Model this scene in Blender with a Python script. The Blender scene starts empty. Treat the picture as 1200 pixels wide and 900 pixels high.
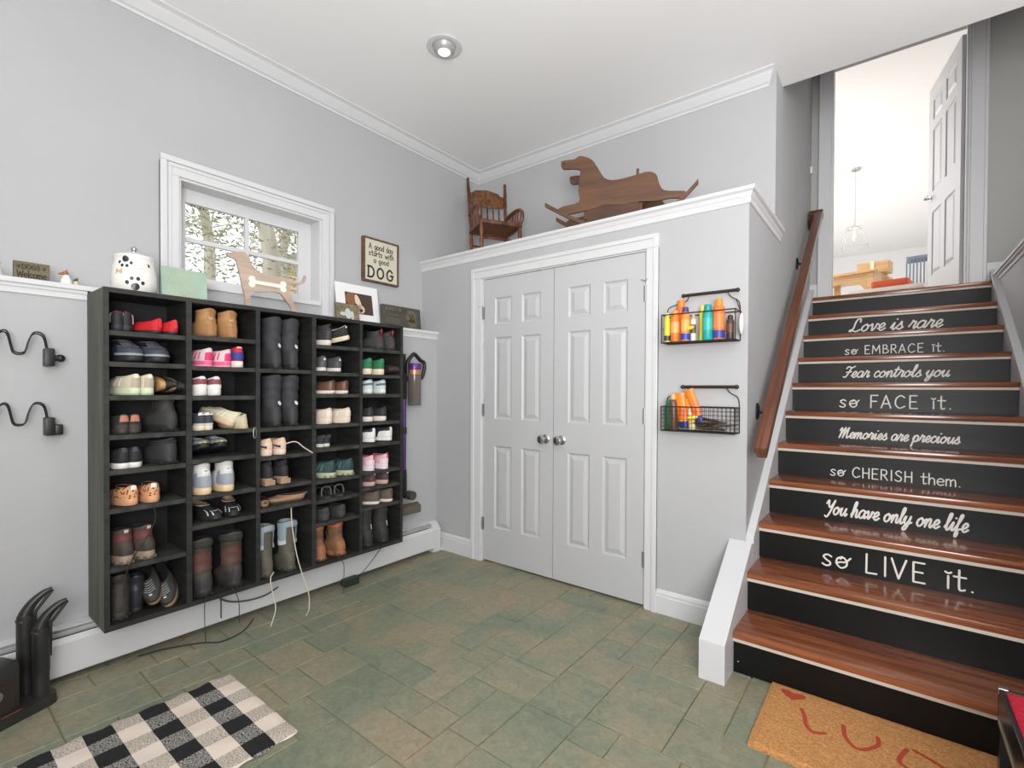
import bpy, bmesh, math, random
from mathutils import Vector, Matrix
random.seed(7)
PI=math.pi
S=bpy.context.scene
COL=S.collection
# ---------------------------------------------------------------- camera, world, lights, exposure
CX,CY,CZ=2.9894,-2.6524,1.2452
cam_d=bpy.data.cameras.new('camera'); cam=bpy.data.objects.new('camera',cam_d); COL.objects.link(cam); S.camera=cam
_a,_b,_r=math.radians(37.9494),math.radians(-.6185),math.radians(.2774)
fw=Vector((-math.sin(_a)*math.cos(_b),math.cos(_a)*math.cos(_b),math.sin(_b)))
rt=Vector((math.cos(_a),math.sin(_a),0)); up=rt.cross(fw)
r2=rt*math.cos(_r)+up*math.sin(_r); u2=-rt*math.sin(_r)+up*math.cos(_r)
cam.matrix_world=Matrix(((r2.x,u2.x,-fw.x,CX),(r2.y,u2.y,-fw.y,CY),(r2.z,u2.z,-fw.z,CZ),(0,0,0,1)))
cam_d.sensor_width=36; cam_d.sensor_fit='HORIZONTAL'; cam_d.lens=570.19*36/1200
cam_d.shift_x=.4156/1200; cam_d.shift_y=12.44/1200; cam_d.clip_start=.02
w=bpy.data.worlds.new('world'); S.world=w; w.use_nodes=True
bg=w.node_tree.nodes['Background']; bg.inputs[0].default_value=(.93,.96,1,1); bg.inputs[1].default_value=1.75
def area(name,loc,target,sx,sy,power,col=(1,1,1)):
    d=bpy.data.lights.new(name,'AREA'); d.shape='RECTANGLE'; d.size=sx; d.size_y=sy; d.energy=power; d.color=col
    o=bpy.data.objects.new(name,d); COL.objects.link(o); o.location=loc
    o.rotation_euler=(Vector(target)-Vector(loc)).to_track_quat('-Z','Y').to_euler(); return o
area('overhead_fill_light',(2.1,-2.6,3.1),(1.6,-1.6,0),2.4,2.2,8,(1,.985,.965))  # unseen fill panel added just under the ceiling
area('ceiling_fill_uplight',(3.6,-3.2,1.5),(2.7,-1.4,3.19),1.4,1.4,130,(1,.995,.985))  # added lamp behind the camera, aimed up to brighten the ceiling
area('entry_fill_light',(4.2,-4.3,1.9),(1.5,-.4,1.0),2.2,2.2,52,(.97,.985,1))  # added fill from behind the camera, with no opening there
area('upper_room_fill',(0.3,5.6,3.6),(3.2,6.0,3.5),2.6,1.6,150,(1,1,1))  # added fill panel inside the upper room, out of sight
area('upper_room_side_fill',(5.6,8.5,2.6),(1.5,8.5,4.6),3,3,105,(1,1,1))  # added fill aimed at the upper ceiling, no window there
area('upper_room_fill_uplight',(1.4,9.2,2.2),(1.6,9.2,4.62),4,4,52,(1,1,1))  # added lamp facing up to even out the upper ceiling
area('stair_wall_fill_light',(4.3,-.3,2.8),(2.42,1.3,2.8),.8,.8,17,(1,.99,.97))  # unseen fill added to lift the left stair wall, no window there
S.view_settings.view_transform='Standard'; S.view_settings.look='None'; S.view_settings.exposure=0.0; S.view_settings.gamma=1
S.view_settings.use_curve_mapping=False
# ---------------------------------------------------------------- helpers
def lin(c):
    o=[]
    for v in c[:3]:
        v=v/255; o.append(v/12.92 if v<=.04045 else ((v+.055)/1.055)**2.4)
    return (*o,1)
_M={}
def mat(name,c,rough=.6,metal=0.,noise=None,bump=None,emit=None,trans=0,spec=None,coat=0):
    """c: sRGB 0-255. noise=(scale xyz, second colour). bump=(scale, strength)"""
    if name in _M: return _M[name]
    m=bpy.data.materials.new(name); m.use_nodes=True; nt=m.node_tree; p=nt.nodes['Principled BSDF']
    p.inputs['Base Color'].default_value=lin(c); p.inputs['Roughness'].default_value=rough; p.inputs['Metallic'].default_value=metal
    if spec is not None: p.inputs['Specular IOR Level'].default_value=spec
    if coat: p.inputs['Coat Weight'].default_value=coat; p.inputs['Coat Roughness'].default_value=.12
    if trans: p.inputs['Transmission Weight'].default_value=trans
    if emit: p.inputs['Emission Color'].default_value=lin(c); p.inputs['Emission Strength'].default_value=emit
    if noise or bump:
        tc=nt.nodes.new('ShaderNodeTexCoord')
    if noise:
        mp=nt.nodes.new('ShaderNodeMapping'); mp.inputs['Scale'].default_value=noise[0]
        n=nt.nodes.new('ShaderNodeTexNoise'); n.inputs['Scale'].default_value=1; n.inputs['Detail'].default_value=6
        cr=nt.nodes.new('ShaderNodeValToRGB'); cr.color_ramp.elements[0].position=.35; cr.color_ramp.elements[1].position=.65
        cr.color_ramp.elements[0].color=lin(c); cr.color_ramp.elements[1].color=lin(noise[1])
        nt.links.new(tc.outputs['Object'],mp.inputs[0]); nt.links.new(mp.outputs[0],n.inputs['Vector'])
        nt.links.new(n.outputs[0],cr.inputs[0]); nt.links.new(cr.outputs[0],p.inputs['Base Color'])
    if bump:
        n2=nt.nodes.new('ShaderNodeTexNoise'); n2.inputs['Scale'].default_value=bump[0]; n2.inputs['Detail'].default_value=3
        b=nt.nodes.new('ShaderNodeBump'); b.inputs['Strength'].default_value=bump[1]; b.inputs['Distance'].default_value=.004
        nt.links.new(tc.outputs['Object'],n2.inputs['Vector']); nt.links.new(n2.outputs[0],b.inputs['Height']); nt.links.new(b.outputs[0],p.inputs['Normal'])
    _M[name]=m; return m
def cm(c,rough=.7):
    return mat('surface_%d_%d_%d_%d'%(*c,int(rough*100)),c,rough,bump=(220,.25))
def tag(o,label=None,cat=None,group=None,kind=None):
    if label: o['label']=label
    if cat: o['category']=cat
    if group: o['group']=group
    if kind: o['kind']=kind
    return o
def root(name,label,cat,loc=(0,0,0),rz=0,group=None,kind=None):
    o=bpy.data.objects.new(name,None); COL.objects.link(o); o.empty_display_size=.05
    o.location=loc; o.rotation_euler=(0,0,rz); return tag(o,label,cat,group,kind)
def copy_tree(o,parent=None):
    c=o.copy(); COL.objects.link(c); c.parent=parent
    for ch in list(o.children): copy_tree(ch,c)
    return c
def catmull(pts,n=6,closed=False):
    P=[Vector(p) for p in pts]
    if len(P)<3: return P
    out=[]; m=len(P); rng=range(m if closed else m-1)
    for i in rng:
        if closed: a,b,c,d=P[(i-1)%m],P[i],P[(i+1)%m],P[(i+2)%m]
        else: a,b,c,d=P[max(i-1,0)],P[i],P[i+1],P[min(i+2,m-1)]
        for k in range(n):
            t=k/n; out.append(.5*((2*b)+(c-a)*t+(2*a-5*b+4*c-d)*t*t+(3*b-a-3*c+d)*t**3))
    if not closed: out.append(P[-1])
    return out
class B:
    def __init__(s): s.v=[]; s.f=[]
    def add(s,vs,fs):
        k=len(s.v); s.v+= [tuple(v) for v in vs]; s.f+=[tuple(i+k for i in f) for f in fs]; return s
    def box(s,x0,x1,y0,y1,z0,z1,bev=0,M=None):
        if bev:
            bm=bmesh.new(); bmesh.ops.create_cube(bm,size=1)
            for v in bm.verts: v.co=Vector(((x0+x1)/2+v.co.x*(x1-x0),(y0+y1)/2+v.co.y*(y1-y0),(z0+z1)/2+v.co.z*(z1-z0)))
            bmesh.ops.bevel(bm,geom=list(bm.edges),offset=bev,segments=2,profile=.6,affect='EDGES')
            bm.verts.index_update(); vs=[v.co.copy() for v in bm.verts]; fs=[[v.index for v in f.verts] for f in bm.faces]; bm.free()
        else:
            vs=[Vector(p) for p in ((x0,y0,z0),(x1,y0,z0),(x1,y1,z0),(x0,y1,z0),(x0,y0,z1),(x1,y0,z1),(x1,y1,z1),(x0,y1,z1))]
            fs=[(3,2,1,0),(4,5,6,7),(0,1,5,4),(1,2,6,5),(2,3,7,6),(3,0,4,7)]
        if M is not None: vs=[M@v for v in vs]
        return s.add(vs,fs)
    def tube(s,pts,r,seg=8,closed=False,cap=True):
        P=[Vector(p) for p in pts]; n=len(P); rings=[]; nrm=None
        rr=r if isinstance(r,(list,tuple)) else [r]*n
        for i,p in enumerate(P):
            if closed: t=(P[(i+1)%n]-P[i-1])
            else: t=(P[min(i+1,n-1)]-P[max(i-1,0)])
            if t.length<1e-9: t=Vector((0,0,1))
            t.normalize()
            if nrm is None:
                nrm=t.orthogonal().normalized()
            else:
                nrm=(nrm-t*nrm.dot(t))
                nrm=nrm.normalized() if nrm.length>1e-6 else t.orthogonal().normalized()
            bn=t.cross(nrm)
            rings.append([p+(nrm*math.cos(2*PI*k/seg)+bn*math.sin(2*PI*k/seg))*rr[i] for k in range(seg)])
        vs=[v for rg in rings for v in rg]; fs=[]
        m=n if closed else n-1
        for i in range(m):
            a=i*seg;b=((i+1)%n)*seg
            for k in range(seg): fs.append((a+k,a+(k+1)%seg,b+(k+1)%seg,b+k))
        if cap and not closed:
            fs.append(tuple(reversed(range(seg)))); fs.append(tuple(range((n-1)*seg,n*seg)))
        return s.add(vs,fs)
    def lathe(s,prof,M=None,seg=20,sy=1):
        M=M or Matrix(); vs=[];fs=[];n=len(prof)
        for r,z in prof:
            for k in range(seg): vs.append(M@Vector((r*math.cos(2*PI*k/seg),r*sy*math.sin(2*PI*k/seg),z)))
        for i in range(n-1):
            for k in range(seg): fs.append((i*seg+k,i*seg+(k+1)%seg,(i+1)*seg+(k+1)%seg,(i+1)*seg+k))
        fs.append(tuple(reversed(range(seg)))); fs.append(tuple(range((n-1)*seg,n*seg)))
        return s.add(vs,fs)
    def prism(s,poly,f0,f1):
        """poly: 2D pts; f0,f1 map (a,b)->3D for both caps"""
        n=len(poly); vs=[f0(a,b) for a,b in poly]+[f1(a,b) for a,b in poly]
        fs=[tuple(reversed(range(n))),tuple(range(n,2*n))]+[(i,(i+1)%n,n+(i+1)%n,n+i) for i in range(n)]
        return s.add(vs,fs)
    def ball(s,c,rx,ry=None,rz=None,seg=12):
        ry=ry or rx; rz=rz or rx
        prof=[(max(1e-4,math.sin(PI*i/8)),-math.cos(PI*i/8)) for i in range(9)]
        return s.lathe(prof,Matrix.Translation(c)@Matrix.Diagonal((rx,ry,rz,1)),seg)
    def mesh(s,name,m,smooth=False,recalc=True):
        me=bpy.data.meshes.new(name); me.from_pydata(s.v,[],s.f)
        if recalc:
            bm=bmesh.new(); bm.from_mesh(me); bmesh.ops.recalc_face_normals(bm,faces=bm.faces); bm.to_mesh(me); bm.free()
        if m: me.materials.append(m)
        if smooth:
            me.polygons.foreach_set('use_smooth',[True]*len(me.polygons))
            try: me.set_sharp_from_angle(angle=math.radians(smooth if smooth is not True else 40))
            except Exception: pass
        me.update(); return me
    def obj(s,name,m,parent=None,smooth=False,loc=None,recalc=True):
        o=bpy.data.objects.new(name,s.mesh(name,m,smooth,recalc)); COL.objects.link(o)
        if parent: o.parent=parent
        if loc: o.location=loc
        return o
def struct(name,b,m,label,cat,smooth=False):
    o=b.obj(name,m,None,smooth); tag(o,label,cat,None,'structure'); return o
def sroot(name,label,cat,loc=(0,0,0)): return root(name,label,cat,loc,kind='structure')
# ---------------------------------------------------------------- materials
WALL=mat('pale_grey_wall_paint',(180,180,182),.75,noise=((1.3,1.3,1.3),(176,176,178)))
WALL2=mat('stairwell_wall_grey',(176,175,172),.8)  # slightly darker grey than the main wall colour
CEIL=mat('ceiling_paint',(244,244,244),.8)
TRIM=mat('white_trim_paint',(209,209,211),.42)
DOORM=mat('white_door_paint',(188,188,190),.42)
BLACKW=mat('black_stained_wood',(25,25,25),.62,noise=((6,6,40),(43,43,42)),bump=(60,.2))
SIDEW=mat('weathered_grey_green_wood',(100,101,90),.7,noise=((30,30,1.6),(76,78,70)),bump=(60,.2))
TREAD=mat('glossy_red_brown_oak',(150,88,55),.2,noise=((2.2,34,34),(100,54,34)),coat=.3)
RAILW=mat('varnished_brown_oak_rail',(114,68,44),.34,noise=((60,2.5,2.5),(82,48,31)),coat=.15)
RISER=mat('black_painted_riser',(12,13,13),.42,spec=.3)
COVE=mat('cream_cove_strip',(206,196,184),.5)
CHROME=mat('brushed_nickel',(190,190,192),.22,1.)
STEEL=mat('grey_steel_hinge',(150,150,152),.4,.7)
BLACKM=mat('black_metal',(30,30,32),.45,.3)
BLACKP=mat('black_plastic',(24,24,25),.4)
LETTER=mat('white_vinyl_letter',(222,218,212),.6)
OAK=mat('brown_rocking_horse_wood',(106,72,46),.55,noise=((2,2,26),(80,54,38)))
CHAIRW=mat('carved_brown_oak',(118,70,36),.42,noise=((20,20,3),(70,38,20)))
def slate():
    m=bpy.data.materials.new('green_brown_slate'); m.use_nodes=True; nt=m.node_tree; p=nt.nodes['Principled BSDF']
    N=nt.nodes.new; L=nt.links.new
    tc=N('ShaderNodeTexCoord'); oi=N('ShaderNodeObjectInfo')
    ge=N('ShaderNodeNewGeometry')
    n1=N('ShaderNodeTexNoise'); n1.inputs['Scale'].default_value=2.3; n1.inputs['Detail'].default_value=7; n1.inputs['Roughness'].default_value=.62; n1.inputs['Distortion'].default_value=.7
    L(ge.outputs['Position'],n1.inputs['Vector'])
    ad=N('ShaderNodeMath'); ad.operation='MULTIPLY_ADD'; ad.inputs[1].default_value=.15; L(oi.outputs['Random'],ad.inputs[0]); 
    sb=N('ShaderNodeMath'); sb.operation='SUBTRACT'; sb.inputs[1].default_value=.075; L(n1.outputs[0],sb.inputs[0]); L(sb.outputs[0],ad.inputs[2])
    cr=N('ShaderNodeValToRGB'); e=cr.color_ramp.elements
    e[0].position=.3; e[0].color=lin((112,122,103)); e[1].position=.72; e[1].color=lin((152,138,114))
    x=e.new(.45); x.color=lin((128,132,112)); x=e.new(.58); x.color=lin((142,137,114))
    L(ad.outputs[0],cr.inputs[0])
    n2=N('ShaderNodeTexNoise'); n2.inputs['Scale'].default_value=30; n2.inputs['Distortion'].default_value=1.2; n2.inputs['Detail'].default_value=8; n2.inputs['Roughness'].default_value=.7; L(ge.outputs['Position'],n2.inputs['Vector'])
    mr=N('ShaderNodeMapRange'); mr.inputs[1].default_value=.3; mr.inputs[2].default_value=.7; mr.inputs[3].default_value=.76; mr.inputs[4].default_value=1.2; L(n2.outputs[0],mr.inputs[0])
    mx=N('ShaderNodeVectorMath'); mx.operation='SCALE'; L(cr.outputs[0],mx.inputs[0]); L(mr.outputs[0],mx.inputs['Scale'])
    L(mx.outputs[0],p.inputs['Base Color'])
    p.inputs['Roughness'].default_value=.5
    b=N('ShaderNodeBump'); b.inputs['Strength'].default_value=.35; b.inputs['Distance'].default_value=.004; L(n2.outputs[0],b.inputs['Height']); L(b.outputs[0],p.inputs['Normal'])
    return m
SLATE=slate()
GROUT=mat('sandy_grout',(142,134,108),.9)
# ---------------------------------------------------------------- setting
W=2.421; SR=3.551; CEILZ=3.189; LZ=2.0427; LW=.173; LEDZ=2.258; D=.675; E_=2.30
NY=-.373; GO=.2592; RI=.1857
# floor with slate tiles
fl=struct('floor',B().box(0,5.2,-5.6,.4,-.05,-.006),GROUT,'green brown slate tile floor of the entry','floor')
u=.0735
cols=int(5.0/u); sky=[0]*cols; x00=.1; y00=-4.7; top=int((4.7+.35)/u)
near=B(); ntile=0; sizes=[2,2,3,3,4,4]; hs=[2,2,3,3,4,4]
while True:
    mn=min(sky)
    if mn>=top: break
    i=sky.index(mn); j=i
    while j<cols and sky[j]==mn: j+=1
    run=j-i
    for _ in range(30):
        ww=random.choice(sizes); hh=random.choice(hs)
        if (ww,hh) in ((4,2),(2,4),(4,3),(3,4)) and random.random()<.4: continue
        if ww<=run and run-ww!=1: break
    else: ww=run
    if ww>run: ww=run
    hh=min(hh,max(1,top-mn))
    for k in range(i,i+ww): sky[k]=mn+hh
    X0=x00+i*u;X1=x00+(i+ww)*u;Y0=y00+mn*u;Y1=y00+(mn+hh)*u
    dz=random.uniform(-.0012,.0012); g=.0022
    j1=lambda: random.uniform(-.0012,.0012)
    if X1<.15: continue
    cxm,cym=(X0+X1)/2,(Y0+Y1)/2
    vis = cxm<3.3 and cym<.06 and cym>-2.55 and cxm>.18 and not (cym<-1.75 and cxm>2.5)
    if vis and ntile<290:
        b=B(); hx,hy=(X1-X0)/2-g,(Y1-Y0)/2-g
        q=[(-hx+j1(),-hy+j1()),(hx+j1(),-hy+j1()),(hx+j1(),hy+j1()),(-hx+j1(),hy+j1())]
        e=.0018
        vs=[(a,c,-.008) for a,c in q]+[(a,c,dz-.0022) for a,c in q]+[(a-math.copysign(e,a),c-math.copysign(e,c),dz) for a,c in q]
        fs=[(8,9,10,11)]+[(r+k,r+(k+1)%4,r+4+(k+1)%4,r+4+k) for r in (0,4) for k in range(4)]
        b.add(vs,fs); b.obj('tile',SLATE,fl,loc=(cxm,cym,0)); ntile+=1
    else:
        near.box(X0+g,X1-g,Y0+g,Y1-g,-.008,dz)
o=near.obj('distant_tiles',SLATE,fl); o['kind']='stuff'
print('tiles',ntile)
struct('wall_right',B().box(5.2,5.3,-5.7,.9,-.05,CEILZ+.1),WALL,'right wall of the entry, out of view','wall')
struct('wall_front',B().box(-.16,5.3,-5.7,-5.6,-.05,CEILZ+.1),WALL,'front wall of the entry behind the camera','wall')
struct('wall_right_back',B().box(SR+.161,5.3,.9,1.0,-.05,2.035),WALL,'wall closing the space beside the stairs','wall')
struct('wall_right_side',B().box(4.5,5.3,.88,.98,2.04,4.75),WALL,'wall closing the upper right of the entry','wall')
# left wall: upper wall with window opening, lower furred wall
WY0,WY1,WZ0,WZ1=-1.70,-.882,1.80,2.36     # window rough opening
b=B()
b.box(-.16,0,-5.6,WY0,1.6,CEILZ+.05); b.box(-.16,0,WY1,D+.1,1.6,CEILZ+.05)
b.box(-.16,0,WY0,WY1,WZ1,CEILZ+.05); b.box(-.16,0,WY0,WY1,1.6,WZ0)
b.box(-.16,0,-5.6,D+.1,0,1.6)
struct('wall_left',b,WALL,'upper pale grey wall above the shoe shelf','wall')
struct('wall_left_lower',B().box(0,LW,-5.6,0,-.02,1.655),WALL,'lower furred out part of the left wall behind the shoe shelf','wall')
b=B(); b.box(.0,LW+.028,-5.6,-.001,1.668,1.69,.004); 
for a_,c_ in ((-5.6,-2.108),(-.547,-.001)): b.box(0,LW+.016,a_,c_,1.655,1.668).box(LW-.01,LW+.008,a_,c_,1.63,1.655)
struct('trim_1',b,TRIM,'white ledge cap along the left wall at shelf height','trim')
# closet front wall with door opening
DL,DM,DR=.6594,1.2626,1.8817
b=B(); b.box(0,DL-.012,0,.1,-.02,LEDZ-.02); b.box(DR+.012,W,0,.1,-.02,LEDZ-.02); b.box(DL-.012,DR+.012,0,.1,2.045,LEDZ-.02)
b.box(W-.1,W,.1,D+.12,-.02,LEDZ-.02)
struct('wall_back',b,WALL,'pale grey closet front wall with the double doors','wall')
b=B(); b.box(0,W+.0,-.0,D,LEDZ-.04,LEDZ-.002)
struct('trim_2',b,TRIM,'white top of the closet ledge','trim')
# ledge moulding (front and right side)
def mould_front(b,x0,x1,y,z,sc=1):
    prof=[(0,-.075),(.006,-.07),(.006,-.045),(.014,-.03),(.014,-.018),(.026,-.016),(.026,0),(0,0)]
    n=len(prof)
    return b,prof
b=B()
prof=[(.0,-.078),(.008,-.074),(.008,-.046),(.012,-.040),(.018,-.022),(.024,-.018),(.03,-.012),(.03,0.004),(-.02,.004),(-.02,-.078)]
b.prism(prof,lambda o,z:(0,-o,LEDZ+z),lambda o,z:(W+o,-o,LEDZ+z))
b.prism(prof,lambda o,z:(W+o,-o,LEDZ+z),lambda o,z:(W+o,D+.16,LEDZ+z))
struct('trim_3',b,TRIM,'white crown moulding around the top of the closet','trim')
# upper back wall, stair left wall
struct('wall_back_upper',B().box(-.16,W-.12,D,D+.12,LEDZ-.05,CEILZ+.05),WALL,'upper pale grey wall behind the rocking horse','wall')
b=B(); b.box(W-.12,W,D+.12,E_,-.02,4.75); b.box(W-.12,W,D,D+.12,LEDZ-.05,4.75)
struct('wall_stair_left',b,WALL,'tall wall on the left side of the staircase','wall')
# ceiling of the entry
b=B(); b.box(-.16,5.2,-5.6,.88,CEILZ,CEILZ+.12)
ceil=struct('ceiling',b,CEIL,'white ceiling of the entry','ceiling')
struct('ceiling_upper',B().box(-3.2,6.5,.88,12.2,4.62,4.7),CEIL,'bright white ceiling of the upper room','ceiling')
struct('wall_ceiling_drop',B().box(W,5.2,.8,.88,CEILZ+.12,4.75),WALL,'wall above the edge of the entry ceiling','wall')
# crown moulding on left wall and upper back wall
cr=.081
cp=[(0,-cr),(.006,-cr),(.010,-cr+.012),(.022,-cr+.018),(.05,-.03),(.058,-.018),(.07,-.012),(cr,-.008),(cr,0),(0,0)]
b=B(); b.prism(cp,lambda o,z:(o,-5.6,CEILZ+z),lambda o,z:(o,D-o,CEILZ+z))
struct('trim_4',b,TRIM,'white crown moulding along the left wall','trim')
b=B(); b.prism(cp,lambda o,z:(o,D-o,CEILZ+z),lambda o,z:(W+.002-(cr-o)*0.55,D-o,CEILZ+z))
struct('trim_5',b,TRIM,'white crown moulding along the upper back wall','trim')
# baseboards on closet front
b=B(); bp=[(0,0),(.016,0),(.016,.1),(.012,.104),(.012,.118),(.006,.13),(0,.136)]
b.prism(bp,lambda o,z:(LW+.04,-o,z-.004),lambda o,z:(DL-.105,-o,z-.004))
b.prism(bp,lambda o,z:(DR+.077,-o,z-.004),lambda o,z:(W-.075,-o,z-.004))
struct('baseboard_back',b,TRIM,'white baseboards of the closet front wall','baseboard')
# door casing
b=B()
def casing_v(b,x0,x1,y,z0,z1,inner):
    w_=x1-x0
    b.box(x0,x1,y-.014,y,z0,z1,.003)
    if inner>0: b.box(x1-.028,x1,y-.021,y,z0,z1,.004)
    else: b.box(x0,x0+.028,y-.021,y,z0,z1,.004)
casing_v(b,DL-.104,DL-.010,0,-.004,2.043,-1); casing_v(b,DR+.010,DR+.08,0,-.004,2.043,1)
b.box(DL-.104,DR+.08,-.015,0,2.043,2.117,.003); b.box(DL-.105,DR+.081,-.022,0,2.094,2.119,.004); b.box(DL-.1045,DL-.078,-.0215,0,2.043,2.10,.002); b.box(DR+.0525,DR+.0805,-.0215,0,2.043,2.10,.002)
b.box(DL-.012,DL-.002,0,.1,0,2.045); b.box(DR+.002,DR+.012,0,.1,0,2.045); b.box(DL-.002,DR+.002,0,.1,2.035,2.045)
b.box(DL-.002,DR+.002,.05,.06,.0,2.035) if False else None
struct('trim_6',b,TRIM,'white casing around the closet double doors','door casing')
struct('wall_closet_inside',B().box(DL-.2,DR+.2,.62,.66,0,2.2),mat('dark_closet',(60,60,60),.9),'back of the closet behind the doors','wall')
def panel_door(name,label,wd,ht,hinge_left,loc,rz=0,knob=True,faces=(1,),kn='knob',th=.035,flip=False):
    """leaf in local coords: x 0..wd, front face at y=-th/2"""
    r=sroot(name,label,'door',loc); r.rotation_euler=(0,0,rz)
    st=.105*wd/.61 if wd<.7 else .115; k=ht/2.018
    xs=[(st,wd/2-st*.42),(wd/2+st*.42,wd-st)]
    zs=[(.24*k,.83*k),(1.02*k,1.60*k),(1.69*k,1.88*k)]
    b=B()
    b.box(0,wd,-th/2+.010,th/2-.010,.0,ht)
    for f in (-1,1):
        y0,y1=(-th/2,-th/2+.010) if f<0 else (th/2-.010,th/2)
        edgesx=[(0,xs[0][0]),(xs[0][1],xs[1][0]),(xs[1][1],wd)]
        for a,c in edgesx: b.box(a,c,y0,y1,0,ht)
        zz=[(0,zs[0][0]),(zs[0][1],zs[1][0]),(zs[1][1],zs[2][0]),(zs[2][1],ht)]
        for a,c in zz:
            for (p0,p1) in xs: b.box(p0,p1,y0,y1,a,c)
    b.obj('leaf',DOORM,r)
    for (p0,p1) in xs:
        for (z0,z1) in zs:
            b=B()
            for f in (-1,1):
                ys=[f*(th/2),f*(th/2-.009),f*(th/2-.009),f*(th/2-.001)]
                ins=[0,.010,.018,.042]
                ins=[min(v,(p1-p0)/2*.8) for v in ins]
                vs=[];fs=[]
                for yy,q in zip(ys,ins): vs+=[(p0+q,yy,z0+q),(p1-q,yy,z0+q),(p1-q,yy,z1-q),(p0+q,yy,z1-q)]
                for r_ in range(3):
                    for i in range(4): fs.append((r_*4+i,r_*4+(i+1)%4,r_*4+4+(i+1)%4,r_*4+4+i))
                fs.append((12,13,14,15))
                b.add(vs,fs)
            b.obj('panel',DOORM,r,recalc=False)
    hx=-.003 if hinge_left else wd+.003
    for z in (.22*k*1.18,1.02*k*1.06,1.78*k):
        b=B(); b.tube([(hx,-th/2-.006,z-.045),(hx,-th/2-.006,z+.045)],.0055,8)
        b.box(hx-.012,hx+.012,-th/2-.003,-th/2+.001,z-.044,z+.044)
        b.obj('hinge',STEEL,r)
    return r
def knob(r,x,z,th=.035):
    b=B(); Mx=Matrix.Translation((x,-th/2,z))@Matrix.Rotation(PI/2,4,'X')
    b.lathe([(.031,0),(.031,.004),(.026,.009),(.012,.012),(.0105,.03),(.016,.034),(.026,.043),(.029,.054),(.026,.064),(.015,.07),(.001,.071)],Mx,20)
    b.obj('knob',CHROME,r,smooth=True)
d1=panel_door('door_1','left leaf of the white six panel closet double door',DM-DL-.004,2.018,True,(DL+.001,.022,.014)); knob(d1,DM-DL-.06,.907)
d2=panel_door('door_2','right leaf of the white six panel closet double door',DR-DM-.004,2.018,False,(DM+.002,.022,.014)); knob(d2,.062,.907)
# ball catches at the door heads and pin stops on the upper hinges
for r,x in ((d1,.48),(d2,.13)): B().box(x-.022,x+.022,-.019,.0,2.0175,2.0215).obj('ball_catch',mat('dark_catch',(90,88,80),.5,.5),r)
b=B(); b.tube([(-.003,-.03,1.83),(-.035,-.034,1.83)],.003,6).ball((-.037,-.034,1.83),.006); b.obj('hinge_pin_stop',STEEL,d1)
b=B(); wd=DR-DM-.004; b.tube([(wd+.003,-.03,1.85),(wd-.02,-.036,1.86)],.003,6).tube([(wd+.003,-.03,1.85),(wd+.022,-.036,1.86)],.003,6); b.obj('hinge_pin_stop',STEEL,d2)
# ---- window (structure) in the left wall
wn=sroot('window_1','small two by two pane window above the shoe shelf','window')
b=B()
oy0,oy1,oz1=-1.787,-.801,2.452
for (a,c) in ((oy0,WY0+.0),(WY1,oy1)):
    b.box(0,.018,a,c,1.69,WZ1,.002); 
b.box(0,.0182,oy0,oy1,WZ1,oz1,.002)
b.box(0,.03,oy0,oy0+.03,1.69,oz1-.03,.004); b.box(0,.03,oy1-.03,oy1,1.69,oz1-.03,.004); b.box(0,.0305,oy0-.0005,oy1+.0005,oz1-.03,oz1,.004)
b.box(0,.024,oy0+.036,oy0+.05,1.69,oz1-.05,.002); b.box(0,.024,oy1-.05,oy1-.036,1.69,oz1-.05,.002); b.box(0,.0244,oy0+.0355,oy1-.0355,oz1-.05,oz1-.036,.002)
b.obj('casing',TRIM,wn)
b=B(); t=.012
b.box(-.155,.004,WY0,WY0+t,WZ0,WZ1); b.box(-.155,.004,WY1-t,WY1,WZ0,WZ1); b.box(-.155,.0045,WY0+t,WY1-t,WZ1-t,WZ1); b.box(-.155,.02,WY0+t,WY1-t,WZ0-.01,WZ0+.02)
b.obj('jamb_liner',TRIM,wn)
sx0,sx1=-.13,-.10
b=B(); Y0,Y1,Z0,Z1=WY0+t,WY1-t,WZ0+.02,WZ1-t
fr=.055
b.box(sx0,sx1,Y0,Y0+fr,Z0,Z1,.003); b.box(sx0,sx1,-.98,Y1,Z0,Z1,.003); b.box(sx0,sx1-.002,Y0+fr,-.98,2.275,Z1,.002); b.box(sx0,sx1-.002,Y0+fr,-.98,Z0,1.868,.002)
b.obj('sash',TRIM,wn)
ym=-1.307; zm=2.07
b=B(); b.box(sx0+.006,sx1+.003,ym-.01,ym+.01,1.868,2.275,.002); b.obj('muntin',TRIM,wn)
b=B(); b.box(sx0+.006,sx1+.002,Y0+fr,-.98,zm-.012,zm+.012,.002); b.obj('muntin',TRIM,wn)
GL=bpy.data.materials.new('window_glass'); GL.use_nodes=True
_p=GL.node_tree.nodes['Principled BSDF']; _p.inputs['Base Color'].default_value=(1,1,1,1); _p.inputs['Roughness'].default_value=0; _p.inputs['Transmission Weight'].default_value=1; _p.inputs['IOR'].default_value=1.02
for (a,c) in ((Y0+fr,ym-.01),(ym+.01,-.98)):
    for (e,f) in ((1.868,zm-.012),(zm+.012,2.275)): B().box(sx0+.012,sx0+.015,a,c,e,f).obj('pane',GL,wn)
# sill / stool apron below window
struct('trim_7',B().box(.0,.03,-1.80,-.79,1.688,1.728,.003),TRIM,'white sill board below the small window','trim')
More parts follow.
